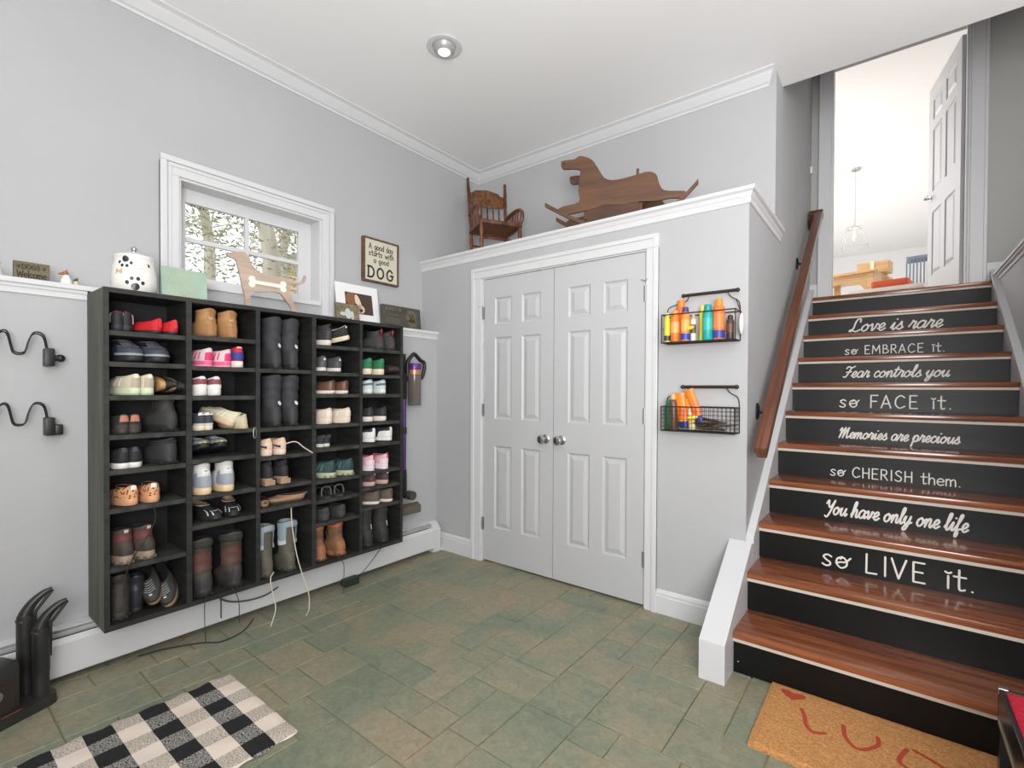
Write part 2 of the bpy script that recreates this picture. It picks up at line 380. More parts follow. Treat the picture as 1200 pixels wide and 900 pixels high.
# ---------------------------------------------------------------- outside the small window
GR=mat('winter_lawn',(214,206,176),.95,noise=((.6,.6,.6),(176,178,140)))
struct('ground_outside',B().prism([(-.4,1.2),(-.4,1.45),(-30,6.8),(-30,1.2)],lambda x,z:(x,-16,z),lambda x,z:(x,22,z)),GR,'winter lawn outside the small window','ground')
BARK=mat('grey_bark',(206,198,186),.9,noise=((5,5,1),(176,168,156)))
TW=mat('bare_twigs',(190,184,168),.9); PINE=mat('pine_green',(160,166,144),.9)
def tree(x,y,h,seed,green):
    R=random.Random(seed); t=root('tree','bare winter tree behind the window glass','tree',(x,y,1.4-.18*x),0,'trees outside the window')
    b=B(); top=[(R.uniform(-.15,.15)*k,R.uniform(-.15,.15)*k,h*k/5) for k in range(6)]; b.tube(top,[.16*(1-k/6) for k in range(6)],7); b.obj('trunk',BARK,t,smooth=True)
    b=B()
    for k in range(46):
        z=h*R.uniform(.12,.95); a=R.uniform(0,2*PI); l=(1.15-z/h)*R.uniform(.9,1.9)
        e=Vector((math.cos(a)*l,math.sin(a)*l,z+l*R.uniform(.1,.7)))
        b.tube([(0,0,z),e*.5+Vector((0,0,z*.5+.05)),e],[.022,.014,.005],4)
        for q in range(4):
            s=e*R.uniform(.5,1)+Vector((0,0,z*(0))) ; d=Vector((R.uniform(-.5,.5),R.uniform(-.5,.5),R.uniform(0,.5)))
            s=Vector((0,0,z)).lerp(e,R.uniform(.4,1)); b.tube([s,s+d],[.008,.003],3)
    o=b.obj('branches',TW,t); o['kind']='stuff'
    if green:
        b=B()
        for k in range(3200):
            z=h*R.uniform(.1,1); a=R.uniform(0,2*PI); l=(1.1-z/h)*1.7*math.sqrt(R.random())
            c=Vector((math.cos(a)*l,math.sin(a)*l,z)); d=Vector((R.uniform(-1,1),R.uniform(-1,1),R.uniform(-.6,.4))).normalized()*.05; n=d.orthogonal().normalized()*.018
            b.add([c-d,c+n,c+d,c-n],[(0,1,2,3)])
        o=b.obj('needles',PINE,t,recalc=False); o['kind']='stuff'
for i,(x,y,h,g) in enumerate([(-5,1.2,5.5,1),(-6.5,2.8,6.5,0),(-7.5,.2,6,1),(-9,4.0,7.5,1),(-8,5.5,7,0),(-11,2.5,8,0),(-10,6.8,7.5,1),(-12,5,9,1),(-6,4.4,5.5,0),(-13,8,9,1),(-9.5,1,8,0)]): tree(x,y,h,i+3,g)
hs=root('neighbouring_house','tan clapboard neighbour house seen through the lower right pane','house',(-13,7.6,3.75),PI/2)
b=B()
for k in range(9): b.box(-2,2,-.05-.01*(k%1),1.5,k*.2,k*.2+.19); b.add([(-2,-.05,k*.2),(2,-.05,k*.2),(2,-.09,k*.2+.0),(-2,-.09,k*.2)],[(0,1,2,3)])
b.obj('siding',mat('tan_siding',(226,204,176),.8),hs)
B().prism([(-2.3,1.8),(2.3,1.8),(0,2.9)],lambda x,z:(x,-.25,z),lambda x,z:(x,1.7,z)).obj('roof',mat('grey_roof',(170,168,164),.9),hs)
# icicle like debris hanging from the outside head of the window
b=B(); R=random.Random(5)
for k in range(70):
    y=-1.62+.64*k/70; l=R.uniform(.004,.03); b.box(-.152,-.149,y,y+.006,2.30-l,2.312)
tag(b.obj('leaf_debris',mat('dark_debris',(60,60,54),.9)),'dark leaf debris caught along the outside top of the small window','debris',kind='stuff')
# ---------------------------------------------------------------- staircase
st=root('staircase','eleven step staircase with glossy brown treads and black lettered risers','stairs',(0,0,0))
X0,X1=W+.029,SR
TREADS=[];RISERS=[]
for k in range(11):
    y=NY+k*GO; z=(k+1)*RI
    if k<10: b=B(); b.box(X0,X1,y,y+GO+.03,z-.03,z,.007)
    else: b=B(); b.box(X0,X1,y,E_-.0005,z-.03,z,.007)
    b.obj('tread',TREAD,st,smooth=True)
    b=B(); b.box(X0,X1,y+.008,y+.026,z-.046,z-.03,.003); b.obj('cove_strip',COVE,st)
    b=B(); b.box(X0,X1,y+.022,y+.04,z-RI+(0.0 if k else -.006),z-.03); RISERS.append(b.obj('riser',RISER,st))
for (x,z) in ((X0+.02,.05),):
    b=B(); b.ball((x,NY+.021,z),.004); b.obj('screw_head',CHROME,RISERS[0])
# stroke lettering
PR={'s':(1,[[(.72,.86),(.42,1),(.12,.8),(.3,.55),(.62,.33),(.6,.08),(.3,-.02),(.03,.12)]]),
'o':(1.25,[[(.5,1),(.14,.78),(.08,.35),(.4,0),(.78,.2),(.85,.6),(.6,.95),(.35,.8)],[(.05,.35),(.35,.5),(.75,.58),(1.12,.98)]]),
'i':(.6,[[(.3,0),(.3,1.0)],[(.12,1.32),(.3,1.22),(.48,1.32)]]),
't':(.85,[[(.32,1.6),(.32,.2),(.45,0),(.66,.08)],[(0,1.05),(.72,1.05)]]),
'.':(.5,[[(.2,.04),(.22,.04)]]),
'h':(1,[[(.12,1.65),(.12,0)],[(.12,.6),(.4,.98),(.72,.8),(.76,0)]]),
'e':(1,[[(.12,.52),(.8,.56),(.72,.88),(.42,1),(.12,.72),(.12,.25),(.42,0),(.8,.14)]]),
'm':(1.4,[[(.1,1),(.1,0)],[(.1,.7),(.35,1),(.58,.8),(.6,0)],[(.6,.7),(.88,1),(1.12,.8),(1.15,0)]]),
'r':(.8,[[(.12,1),(.12,0)],[(.12,.6),(.35,.95),(.65,.95)]]),
'a':(1,[[(.75,.9),(.4,1),(.1,.65),(.14,.15),(.42,0),(.75,.3)],[(.78,1),(.78,0)]]),
'd':(1,[[(.75,.9),(.4,1),(.1,.65),(.14,.15),(.42,0),(.75,.3)],[(.78,1.7),(.78,0)]]),
'g':(1,[[(.75,.9),(.4,1),(.1,.65),(.14,.15),(.42,0),(.75,.3)],[(.78,1),(.78,-.4),(.45,-.62),(.12,-.45)]]),
'y':(.95,[[(.08,1),(.42,.1)],[(.8,1),(.4,-.1),(.1,-.6)]]),
'w':(1.3,[[(.05,1),(.32,0)],[(.32,0),(.6,.8)],[(.6,.8),(.88,0)],[(.88,0),(1.15,1)]]),
'c':(.9,[[(.75,.85),(.42,1),(.1,.7),(.1,.3),(.42,0),(.78,.18)]]),
'l':(.4,[[(.15,1.7),(.15,0)]]),
'L':(1.15,[[(.15,1.65),(.13,0)],[(.13,0),(.85,.03)]]),'I':(.6,[[(.25,1.65),(.25,0)]]),
'V':(1.3,[[(.05,1.65),(.52,0)],[(.52,0),(1.02,1.65)]]),
'E':(1.15,[[(.15,1.65),(.15,0)],[(.15,1.65),(.85,1.65)],[(.15,.85),(.75,.85)],[(.15,0),(.88,0)]]),
'F':(1.1,[[(.15,1.65),(.15,0)],[(.15,1.65),(.9,1.65)],[(.15,.85),(.75,.85)]]),
'A':(1.35,[[(.05,0),(.55,1.65)],[(.55,1.65),(1.05,0)],[(.22,.55),(.9,.55)]]),
'C':(1.3,[[(1.0,1.4),(.6,1.65),(.15,1.2),(.1,.45),(.5,0),(1.02,.25)]]),
'H':(1.25,[[(.15,1.65),(.15,0)],[(.95,1.65),(.95,0)],[(.15,.85),(.95,.85)]]),
'R':(1.2,[[(.15,1.65),(.15,0)],[(.15,1.62),(.7,1.6),(.85,1.2),(.65,.85),(.15,.8)],[(.45,.8),(.95,0)]]),
'B':(1.2,[[(.15,1.65),(.15,0)],[(.15,1.62),(.65,1.58),(.75,1.25),(.55,.9),(.15,.88)],[(.5,.88),(.9,.65),(.85,.15),(.15,.02)]]),
'S':(1.2,[[(.9,1.4),(.55,1.65),(.2,1.3),(.4,.95),(.85,.6),(.8,.15),(.45,0),(.1,.2)]]),
'M':(1.6,[[(.12,0),(.2,1.65)],[(.2,1.65),(.7,.5)],[(.7,.5),(1.2,1.65)],[(1.2,1.65),(1.3,0)]]),
'D':(1.4,[[(.15,1.65),(.15,0)],[(.02,1.63),(.7,1.6),(1.12,1.1),(1.1,.45),(.7,.03),(.02,.02)]]),
'O':(1.5,[[(.65,1.65),(.15,1.25),(.12,.4),(.65,0),(1.15,.4),(1.15,1.25),(.65,1.65)]]),
'G':(1.5,[[(1.1,1.3),(.65,1.65),(.15,1.2),(.12,.4),(.6,0),(1.1,.25),(1.12,.75)],[(.75,.78),(1.3,.78)]]),
'W':(1.7,[[(.05,1.65),(.4,0)],[(.4,0),(.8,1.3)],[(.8,1.3),(1.2,0)],[(1.2,0),(1.55,1.65)]]),
'U':(1.3,[[(.15,1.65),(.15,.4),(.55,0),(.95,.4),(.95,1.65)]]),
'N':(1.3,[[(.15,0),(.15,1.65)],[(.15,1.65),(.95,0)],[(.95,0),(.95,1.65)]]),
'T':(1.2,[[(.0,1.65),(1.05,1.65)],[(.52,1.65),(.52,0)]]),' ':(.8,[])}
SC={'a':(1.02,[[(.78,.85),(.45,1),(.12,.65),(.12,.2),(.38,0),(.68,.3),(.82,.95),(.76,.3),(.86,.02),(1.05,.28)]]),
'e':(.8,[[(0,.28),(.45,.45),(.66,.78),(.45,1),(.18,.68),(.2,.2),(.45,0),(.82,.28)]]),
'i':(.58,[[(0,.28),(.28,.98),(.22,.25),(.34,0),(.6,.28)],[(.42,1.42),(.44,1.43)]]),
'o':(.95,[[(.5,.98),(.15,.7),(.1,.25),(.38,0),(.7,.3),(.7,.75),(.48,.98),(.7,.72),(.95,.8)]]),
'r':(.78,[[(0,.28),(.22,.85),(.26,1.12),(.4,.9),(.62,.9),(.52,.3),(.6,0),(.8,.28)]]),
's':(.72,[[(0,.28),(.3,.75),(.4,1.08),(.5,.65),(.62,.25),(.4,0),(.12,.14),(.4,.05),(.74,.28)]]),
'v':(.92,[[(0,.75),(.18,.98),(.26,.6),(.34,.02),(.62,.45),(.7,.95),(.94,.8)]]),
'u':(1.0,[[(0,.5),(.2,.98),(.14,.3),(.32,0),(.64,.4),(.78,.98),(.7,.3),(.84,0),(1.02,.28)]]),
'n':(.98,[[(0,.4),(.18,.98),(.14,0)],[(.14,.1),(.3,.7),(.54,1),(.68,.75),(.64,.2),(.8,0),(1.0,.28)]]),
'm':(1.4,[[(0,.4),(.18,.98),(.14,0)],[(.14,.1),(.3,.7),(.5,1),(.62,.75),(.58,0)],[(.58,.1),(.76,.7),(.96,1),(1.08,.75),(1.04,.2),(1.2,0),(1.42,.28)]]),
'l':(.58,[[(0,.28),(.4,1.3),(.44,1.85),(.26,1.8),(.18,1),(.2,.2),(.36,0),(.6,.28)]]),
't':(.62,[[(0,.28),(.3,1.1),(.36,1.65)],[(.36,1.65),(.22,.7),(.22,.2),(.36,0),(.62,.28)],[(.02,1.15),(.6,1.22)]]),
'c':(.78,[[(.66,.8),(.48,1),(.16,.7),(.14,.25),(.4,0),(.8,.28)]]),
'f':(.68,[[(0,.28),(.38,1.2),(.52,1.8),(.34,1.8),(.24,1),(.18,-.4),(.3,-.62),(.42,-.2),(.3,.12),(.7,.28)]]),
'h':(.98,[[(0,.28),(.38,1.3),(.42,1.85),(.24,1.8),(.16,1),(.12,0)],[(.12,.1),(.3,.7),(.54,1),(.68,.75),(.64,.2),(.8,0),(1.0,.28)]]),
'p':(.95,[[(0,.4),(.2,1),(.12,.1),(.04,-.75)],[(.14,.5),(.4,1),(.72,.75),(.64,.2),(.4,0),(.18,.12)],[(.5,.04),(.96,.28)]]),
'y':(.98,[[(0,.5),(.2,.98),(.14,.3),(.34,.02),(.64,.4),(.78,.98)],[(.78,.98),(.64,0),(.42,-.6),(.12,-.6),(.3,-.15),(1.0,.28)]]),
'L':(1.3,[[(.95,1.35),(.9,1.75),(.6,1.8),(.42,1.3),(.4,.6),(.2,.08),(0,.12),(.2,.3),(.7,.0),(1.2,.25)]]),
'F':(1.15,[[(1.3,1.85),(.9,1.62),(.4,1.8),(.15,1.5)],[(.85,1.65),(.62,.7),(.34,.05),(.02,.12)],[(.3,.85),(.98,.95)]]),
'M':(1.75,[[(0,1.2),(.25,1.7),(.32,1.2),(.15,0)],[(.15,0),(.5,1.1),(.85,1.75)],[(.85,1.75),(.78,.9),(.72,0)],[(.72,0),(1.05,1.1),(1.4,1.75)],[(1.4,1.75),(1.32,.8),(1.4,.0),(1.72,.28)]]),
'Y':(1.15,[[(0,1.3),(.22,1.75),(.34,1.2),(.55,.85),(.85,1.2),(1.08,1.78)],[(1.08,1.78),(.8,.5),(.45,-.35),(.12,-.25)]]),
'Y2':(0,[]),' ':(.62,[])}
PL={**PR,'o':(1.0,[[(.45,1),(.1,.72),(.1,.28),(.45,0),(.8,.28),(.8,.72),(.45,1)]]),'i':(.5,[[(.2,0),(.2,1)],[(.2,1.38),(.21,1.4)]])}
def stroke_text(txt,font,width,cap,thick,slant=0.,stretch=True,upper=1.65):
    """list of 2D polylines (ribbons) with the text starting at x=0 and filling width"""
    k=cap/upper; adv=sum(font[c][0] for c in txt)*k; n=len(txt)-1
    extra=(width-adv)/max(n,1) if stretch else 0; hs=1.
    if font is SC or extra<0: hs=width/adv; extra=0
    x=0; out=[]
    for c in txt:
        a,st_=font[c]
        for s in st_:
            pts=[(x+(p[0]+p[1]*slant)*k*hs,p[1]*k) for p in s]
            q=catmull([(p[0],0,p[1]) for p in pts],5) if len(pts)>2 else [Vector((p[0],0,p[1])) for p in pts]
            out.append([(v.x,v.z) for v in q])
        x+=a*k*hs+extra
    return out
def ribbons(b,lines,thick,fn):
    """raised strokes with a low ridge; fn(u,v,height)->3D"""
    h=.0007
    for q,pl in enumerate(lines):
        n=len(pl); vs=[]
        for i,p in enumerate(pl):
            a=pl[max(i-1,0)];c=pl[min(i+1,n-1)]; dx,dy=c[0]-a[0],c[1]-a[1]; l=math.hypot(dx,dy) or 1; nx,ny=-dy/l*thick/2,dx/l*thick/2
            vs+=[fn(p[0]+nx,p[1]+ny,0),fn(p[0],p[1],h+q*2e-6),fn(p[0]-nx,p[1]-ny,0)]
        b.add(vs,[(i*3+k,i*3+3+k,i*3+4+k,i*3+1+k) for i in range(n-1) for k in (0,1)])
        for e in (pl[0],pl[-1]):
            b.add([fn(e[0],e[1],h*1.05)]+[fn(e[0]+thick/2*math.cos(t*PI/4),e[1]+thick/2*math.sin(t*PI/4),0) for t in range(8)],[(0,1+t,1+(t+1)%8) for t in range(8)])
for k,txt,font,cap,base,th,sl,x0,wd in [(2,'so LIVE it.',PR,.088,.022,.0078,0,2.73,.555),(3,'You have only one life',SC,.070,.033,.0085,.28,2.715,.56),
    (4,'so CHERISH them.',PR,.056,.018,.0056,0,2.718,.56),(5,'Memories are precious',SC,.060,.030,.0078,.28,2.735,.55),
    (6,'so FACE it.',PR,.078,.026,.0076,0,2.722,.557),(7,'Fear controls you',SC,.068,.040,.0085,.28,2.722,.553),
    (8,'so EMBRACE it.',PR,.060,.030,.0062,0,2.715,.562),(9,'Love is rare',SC,.088,.036,.0105,.28,2.724,.545)]:
    y=NY+k*GO+.0215; z=k*RI+base; b=B()
    ribbons(b,stroke_text(txt,font,wd,cap,th,sl),th,lambda a,c,l:(x0+a,y-l,z+c))
    b.obj('lettering',LETTER,RISERS[k],recalc=False)
# stringers / skirts
SL=RI/GO
def zline(y,off): return (y-NY)*SL+off
b=B(); ya=NY+.02; 
b.prism([(0.0,0.48),(.02,zline(.02,.218)),(2.24,zline(2.24,.218)),(2.24,1.2),(0.0,-.0)],lambda y,z:(W-.001,y,z),lambda y,z:(W+.029,y,z))
struct('trim_8',b,TRIM,'white skirt board along the left side of the stairs','trim')
b=B()
b.prism([(0,zline(0,.212)-.0),(2.24,zline(2.24,.212)),(2.24,zline(2.24,.245)),(0,zline(0,.245))],lambda y,z:(W-.001,y,z),lambda y,z:(W+.036,y,z))
struct('trim_9',b,TRIM,'white bead along the top of the left stair skirt','trim')
b=B()
b.prism([(-.495,-.004),(-.495,.168),(-.0,.486),(-.0,-.004)],lambda y,z:(W-.078,y,z),lambda y,z:(W+.0285,y,z))
struct('trim_10',b,TRIM,'white boxed starting block of the stair skirt with sloping top','trim')
b=B(); yb=2.24
b.prism([(-.45,-.0),(-.45,.18),(yb,zline(yb,.235)),(yb,1.2)],lambda y,z:(SR-.001,y,z),lambda y,z:(SR+.03,y,z))
b.prism([(-.45,zline(-.45,.222)),(yb,zline(yb,.222)),(yb,zline(yb,.252)),(-.45,zline(-.45,.252))],lambda y,z:(SR-.008,y,z),lambda y,z:(SR+.036,y,z))
struct('trim_11',b,TRIM,'white skirt board along the right side of the stairs','trim')
struct('wall_stair_right',B().box(SR+.029,SR+.16,-1.2,E_,-.02,2.035),WALL,'low wall on the right side of the staircase','wall')
b=B()
b.prism([(.0,-.05),(.008,-.046),(.010,-.03),(.022,-.022),(.022,-.012),(.032,-.010),(.032,.006),(-.02,.006),(-.02,-.05)],lambda o,z:(SR+.029-o,-1.2,2.075+z),lambda o,z:(SR+.029-o,E_,2.075+z))
b.box(SR+.029,4.45,-1.2,E_,2.04,2.081)
struct('trim_12',b,TRIM,'white ledge and cap on top of the low right stair wall','trim')
struct('wall_right_upper',B().box(4.42,4.5,-1.2,E_,2.04,4.75),WALL2,'wall to the right above the stair ledge','wall')
# wall at the top of the stairs with the door opening
OX0,OX1,OZ=2.568,3.437,3.99
b=B(); b.box(W-.12,OX0,E_,E_+.12,LZ-.03,4.75); b.box(OX1,4.5,E_,E_+.12,LZ-.03,4.75); b.box(OX0,OX1,E_,E_+.12,OZ+.02,4.75)
struct('wall_stair_top',b,WALL2,'grey wall at the top of the stairs around the doorway','wall')
b=B(); b.box(OX0-.09,OX0,E_-.018,E_,LZ,OZ+.09,.004); b.box(OX1,OX1+.092,E_-.018,E_,LZ,OZ+.09,.004); b.box(OX0-.09,OX1+.09,E_-.018,E_,OZ,OZ+.09,.004)
b.box(OX0-.09,OX0-.07,E_-.024,E_,LZ,OZ+.09,.004); b.box(OX1+.072,OX1+.092,E_-.024,E_,LZ,OZ+.09,.004)
b.box(OX0-.001,OX0+.012,E_,E_+.12,LZ,OZ); b.box(OX1-.012,OX1+.001,E_,E_+.12,LZ,OZ)
b.box(OX1-.025,OX1-.012,E_+.02,E_+.06,LZ,OZ)
struct('trim_13',b,TRIM,'white casing of the doorway at the top of the stairs','door casing')
b=B(); b.box(W,OX0-.092,E_-.016,E_,LZ,LZ+.12); b.box(OX1+.094,SR+.6,E_-.016,E_,LZ,LZ+.14)
struct('baseboard_stair_top',b,TRIM,'white baseboard at the top of the stairs','baseboard')
d3=panel_door('door_3','open white six panel door at the top of the stairs',.80,1.925,True,(OX1-.028,E_+.135,LZ+.012),rz=math.radians(101))
b=B()
for s in (-1,1):
    b.lathe([(.028,0),(.028,.006),(.01,.01),(.01,.045)],Matrix.Translation((.735,s*.0175,.93))@Matrix.Rotation(-s*PI/2,4,'X'),16)
    b.tube([(.735,s*.06,.93),(.70,s*.064,.935),(.64,s*.06,.93)],[.009,.008,.006],8)
b.obj('lever_handle',CHROME,d3,smooth=True)
# upper room
struct('floor_upper',B().box(-3.2,6.5,E_,12.2,LZ-.3,LZ-.0),mat('pale_floor',(206,196,184),.5),'floor of the upper room','floor')
struct('wall_upper_far',B().box(-3.2,6.5,12.2,12.3,LZ,4.7),mat('bright_white_wall',(238,238,238),.8),'far white wall of the upper room','wall')
struct('wall_upper_right',B().box(4.6,4.7,2.42,12.2,LZ,4.7),mat('bright_white_wall',(238,238,238),.8),'right wall of the upper room behind the open door','wall')
struct('wall_upper_left',B().box(-3.3,-3.2,2.3,12.2,LZ,4.7),mat('bright_white_wall',(238,238,238),.8),'left wall of the upper room','wall')
struct('wall_upper_near',B().box(-3.2,W-.12,E_,E_+.12,LZ-.3,4.75),mat('bright_white_wall',(238,238,238),.8),'near wall of the upper room beside the doorway','wall')
# pendant lamp
pl=root('pendant_lamp','small clear glass pendant lamp hanging in the upper room','lamp',(2.53,6.4,3.42))
b=B(); b.lathe([(.001,1.2),(.06,1.198),(.06,1.17),(.001,1.168)],seg=16); b.obj('canopy',CHROME,pl)
B().tube([(0,0,1.17),(0,0,.33)],.006,6).obj('rod',CHROME,pl)
b=B(); top=[(-.09,-.09,.30),(.09,-.09,.30),(.09,.09,.30),(-.09,.09,.30)]; bot=[(-.16,-.16,0),(.16,-.16,0),(.16,.16,0),(-.16,.16,0)]
for i in range(4):
    b.tube([top[i],bot[i]],.006,5); b.tube([top[i],top[(i+1)%4]],.006,5); b.tube([bot[i],bot[(i+1)%4]],.006,5); b.tube([top[i],(0,0,.34)],.005,5)
b.obj('lantern_frame',mat('pale_grey_metal',(190,190,192),.4,.3),pl)
b=B(); b.lathe([(.012,.3),(.012,.22),(.03,.17),(.03,.13),(.001,.1)]); b.obj('bulb',mat('warm_bulb',(250,248,240),.3),pl,smooth=True)
# dining table, chair and box upstairs
PINEW=mat('honey_pine',(222,188,140),.45,noise=((2,30,30),(200,160,110)))
tb=root('dining_table','honey pine table with arched aprons in the room upstairs','table',(2.45,5.6,LZ),math.radians(-12))
b=B(); b.box(-.85,.47,-.42,.42,.735,.765,.006); b.obj('table_top',PINEW,tb)
for x,sgn in ((-.45,1),(.1,1)):
    for y in (-.36,):
        poly=[(-.26,.735),(-.26,.45)]+[(.24*-math.cos(t*PI/10),.48+.17*math.sin(t*PI/10)) for t in range(11)]+[(.26,.45),(.26,.735)]
        B().prism(poly,lambda a,z:(x+a,y,z),lambda a,z:(x+a,y+.03,z)).obj('arched_apron',PINEW,tb)
for x in (-.74,-.175,.4):
    for y in (-.34,.34): B().box(x-.035,x+.035,y-.035,y+.035,0,.735,.005).obj('leg',PINEW,tb)
bx=root('wooden_box','pale wooden crate lying on the table upstairs','box',(2.80,5.50,LZ+.766),math.radians(-12))
b=B(); b.box(-.17,.17,-.12,-.105,0,.15).box(-.17,.17,.105,.12,0,.15).box(-.17,-.155,-.105,.105,0,.15).box(.155,.17,-.105,.105,0,.15).box(-.155,.155,-.105,.105,0,.012); b.obj('side_boards',PINEW,bx)
B().box(-.02,.02,-.125,-.119,0,.16).obj('batten',mat('pale_batten',(238,228,206),.6),bx)
bc=root('slat_back_chair','blue grey slat back chair in the room upstairs','chair',(3.235,5.85,LZ),math.radians(-6)); bc.scale=(.68,.85,1.06)
BL=mat('blue_grey_paint',(120,134,150),.5)
b=B(); b.box(-.19,.19,-.18,.18,.42,.45,.006); b.obj('seat',BL,bc)
for x in (-.165,.165):
    B().tube([(x,.17,0),(x,.17,.45),(x*1.04,.22,1.0)],[.02,.019,.015],8).obj('rear_post',BL,bc)
    B().tube([(x,-.15,0),(x,-.15,.43)],.019,8).obj('leg',BL,bc)
for i in range(5): 
    x=-.11+.055*i; B().box(x-.012,x+.012,.18,.195,.55,.96).obj('back_slat',BL,bc)
b=B(); b.box(-.17,.17,.19,.215,.91,1.0,.01); b.obj('top_rail',BL,bc)
b=B(); b.box(-.16,.16,.175,.195,.53,.58,.005); b.obj('lower_rail',BL,bc)
rc=root('red_cushion','red orange cushion lying on the bench beside the table upstairs','cushion',(3.0,4.78,LZ+.44),math.radians(-10))
b=B(); b.box(-.2,.16,-.14,.14,.0,.09,.03); b.obj('pad',mat('red_orange_cloth',(214,92,62),.8),rc)
bn=root('white_bench','low pale bench below the red cushion upstairs','bench',(3.0,4.78,LZ),math.radians(-10))
b=B(); b.box(-.42,.3,-.16,.16,.4,.44,.006); b.obj('seat',mat('cream_paint',(228,222,216),.6),bn)
for x in (-.36,.24):
    for y in (-.12,.12): B().box(x-.02,x+.02,y-.02,y+.02,0,.4).obj('leg',mat('cream_paint',(228,222,216),.6),bn)
# handrail
hr=root('stair_handrail','square edged varnished brown handrail on the left stair wall','handrail',(0,0,0))
p0,p1=Vector((2.50,-.075,.935)),Vector((2.50,2.12,2.70)); dv=(p1-p0).normalized(); L=(p1-p0).length
ang=math.atan2(dv.z,dv.y); Mr=Matrix.Translation(p0)@Matrix.Rotation(ang,4,'X')
b=B(); b.box(-.03,.03,0,L,0,.045,.010,Mr); b.box(-.023,.023,.006,L-.006,-.026,.004,.006,Mr); b.obj('rail',RAILW,hr,smooth=True)
b=B(); M2=Matrix.Translation(p1)@Matrix.Rotation(ang,4,'X'); b.box(-.07,.03,-.03,.03,-.02,.045,.006,M2); b.box(-.074,-.03,-.04,.02,-.1,-.0,.006,M2); b.obj('wall_return',mat('dark_walnut',(84,50,32),.45),hr)
for t in (.13,.73):
    p=p0+dv*(L*t); b=B()
    b.lathe([(.001,0),(.026,0),(.026,.008),(.018,.014),(.001,.016)],Matrix.Translation((W+.0,p.y-.0,p.z-.03))@Matrix.Rotation(PI/2,4,'Y')@Matrix.Diagonal((1.7,.8,1,1)),18)
    b.tube([(W+.01,p.y,p.z-.03),(W+.05,p.y,p.z-.045),(p.x,p.y,p.z-.028)],.008,8); b.obj('bracket',BLACKM,hr,smooth=True)
b=B(); b.box(W+.0,W+.018,2.225,2.262,3.11,3.17,.004) ; sn=b.obj('wall_sensor',mat('white_plastic',(225,225,222),.4)); tag(sn,'small white alarm sensor on the stair wall beside the top doorway','sensor')
# recessed ceiling light
rl=root('recessed_light','round white recessed eyeball light in the entry ceiling','ceiling light',(.97,-.70,CEILZ))
b=B(); b.lathe([(.085,0),(.1,-.002),(.1,-.006),(.08,-.01),(.066,-.006),(.062,0)],seg=32); b.obj('trim_ring',TRIM,rl,smooth=True)
b=B(); b.lathe([(.064,-.003),(.058,-.022),(.042,-.034),(.040,-.028),(.001,-.02)],seg=28); b.obj('eyeball',mat('grey_eyeball',(176,176,172),.4,.3),rl,smooth=True)
b=B(); b.lathe([(.036,-.033),(.03,-.04),(.001,-.043)],seg=20); b.obj('bulb',mat('lit_bulb',(255,248,238),.3,emit=.7),rl,smooth=True)
# baseboard heater
ht=root('baseboard_heater','long white hydronic baseboard heater under the shoe shelf','heater',(0,0,0))
y0,y1=-5.6,-.10
b=B(); pr=[(LW+.001,.0),(LW+.01,.0),(LW+.012,.2),(LW+.045,.212),(LW+.045,.218),(LW+.001,.222)]
b.prism(pr,lambda x,z:(x,y0,z),lambda x,z:(x,y1,z)); b.obj('back_plate',TRIM,ht)
b=B(); pr=[(.243,.034),(.252,.03),(.254,.036),(.254,.165),(.238,.186),(.234,.184),(.249,.163),(.249,.04)]
b.prism(pr,lambda x,z:(x,y0,z),lambda x,z:(x,y1,z)); b.obj('front_cover',TRIM,ht)
b=B(); pr=[(LW+.058,.206),(LW+.060,.210),(.223,.193),(.222,.189)]; b.prism(pr,lambda x,z:(x,y0,z),lambda x,z:(x,y1,z)); b.obj('damper',TRIM,ht)
b=B(); b.box(LW+.012,.235,y0,y1,.06,.17); b.obj('fin_core',mat('dark_fins',(40,40,42),.7),ht)
b=B(); pr=[(LW+.001,.0),(.255,.0),(.258,.03),(.258,.168),(.244,.19),(LW+.04,.226),(LW+.001,.226)]
b.prism(pr,lambda x,z:(x,y1-.002,z),lambda x,z:(x,-.035,z)); b.obj('end_cap',TRIM,ht)
B().box(LW+.0,.262,-.03,-.001,.0,.02).obj('foot_bracket',TRIM,ht)
def leo():
    m=mat('leopard_print',(222,162,120),.7); nt=m.node_tree; N=nt.nodes.new; L=nt.links.new; p=nt.nodes['Principled BSDF']
    tc=N('ShaderNodeTexCoord'); v=N('ShaderNodeTexVoronoi'); v.inputs['Scale'].default_value=95; L(tc.outputs['Object'],v.inputs['Vector'])
    t=N('ShaderNodeMath'); t.operation='LESS_THAN'; t.inputs[1].default_value=.36; L(v.outputs['Distance'],t.inputs[0])
    x=N('ShaderNodeMix'); x.data_type='RGBA'; x.inputs[6].default_value=lin((222,160,116)); x.inputs[7].default_value=lin((60,36,26)); L(t.outputs[0],x.inputs[0]); L(x.outputs[2],p.inputs['Base Color']); return m
LEO=leo()
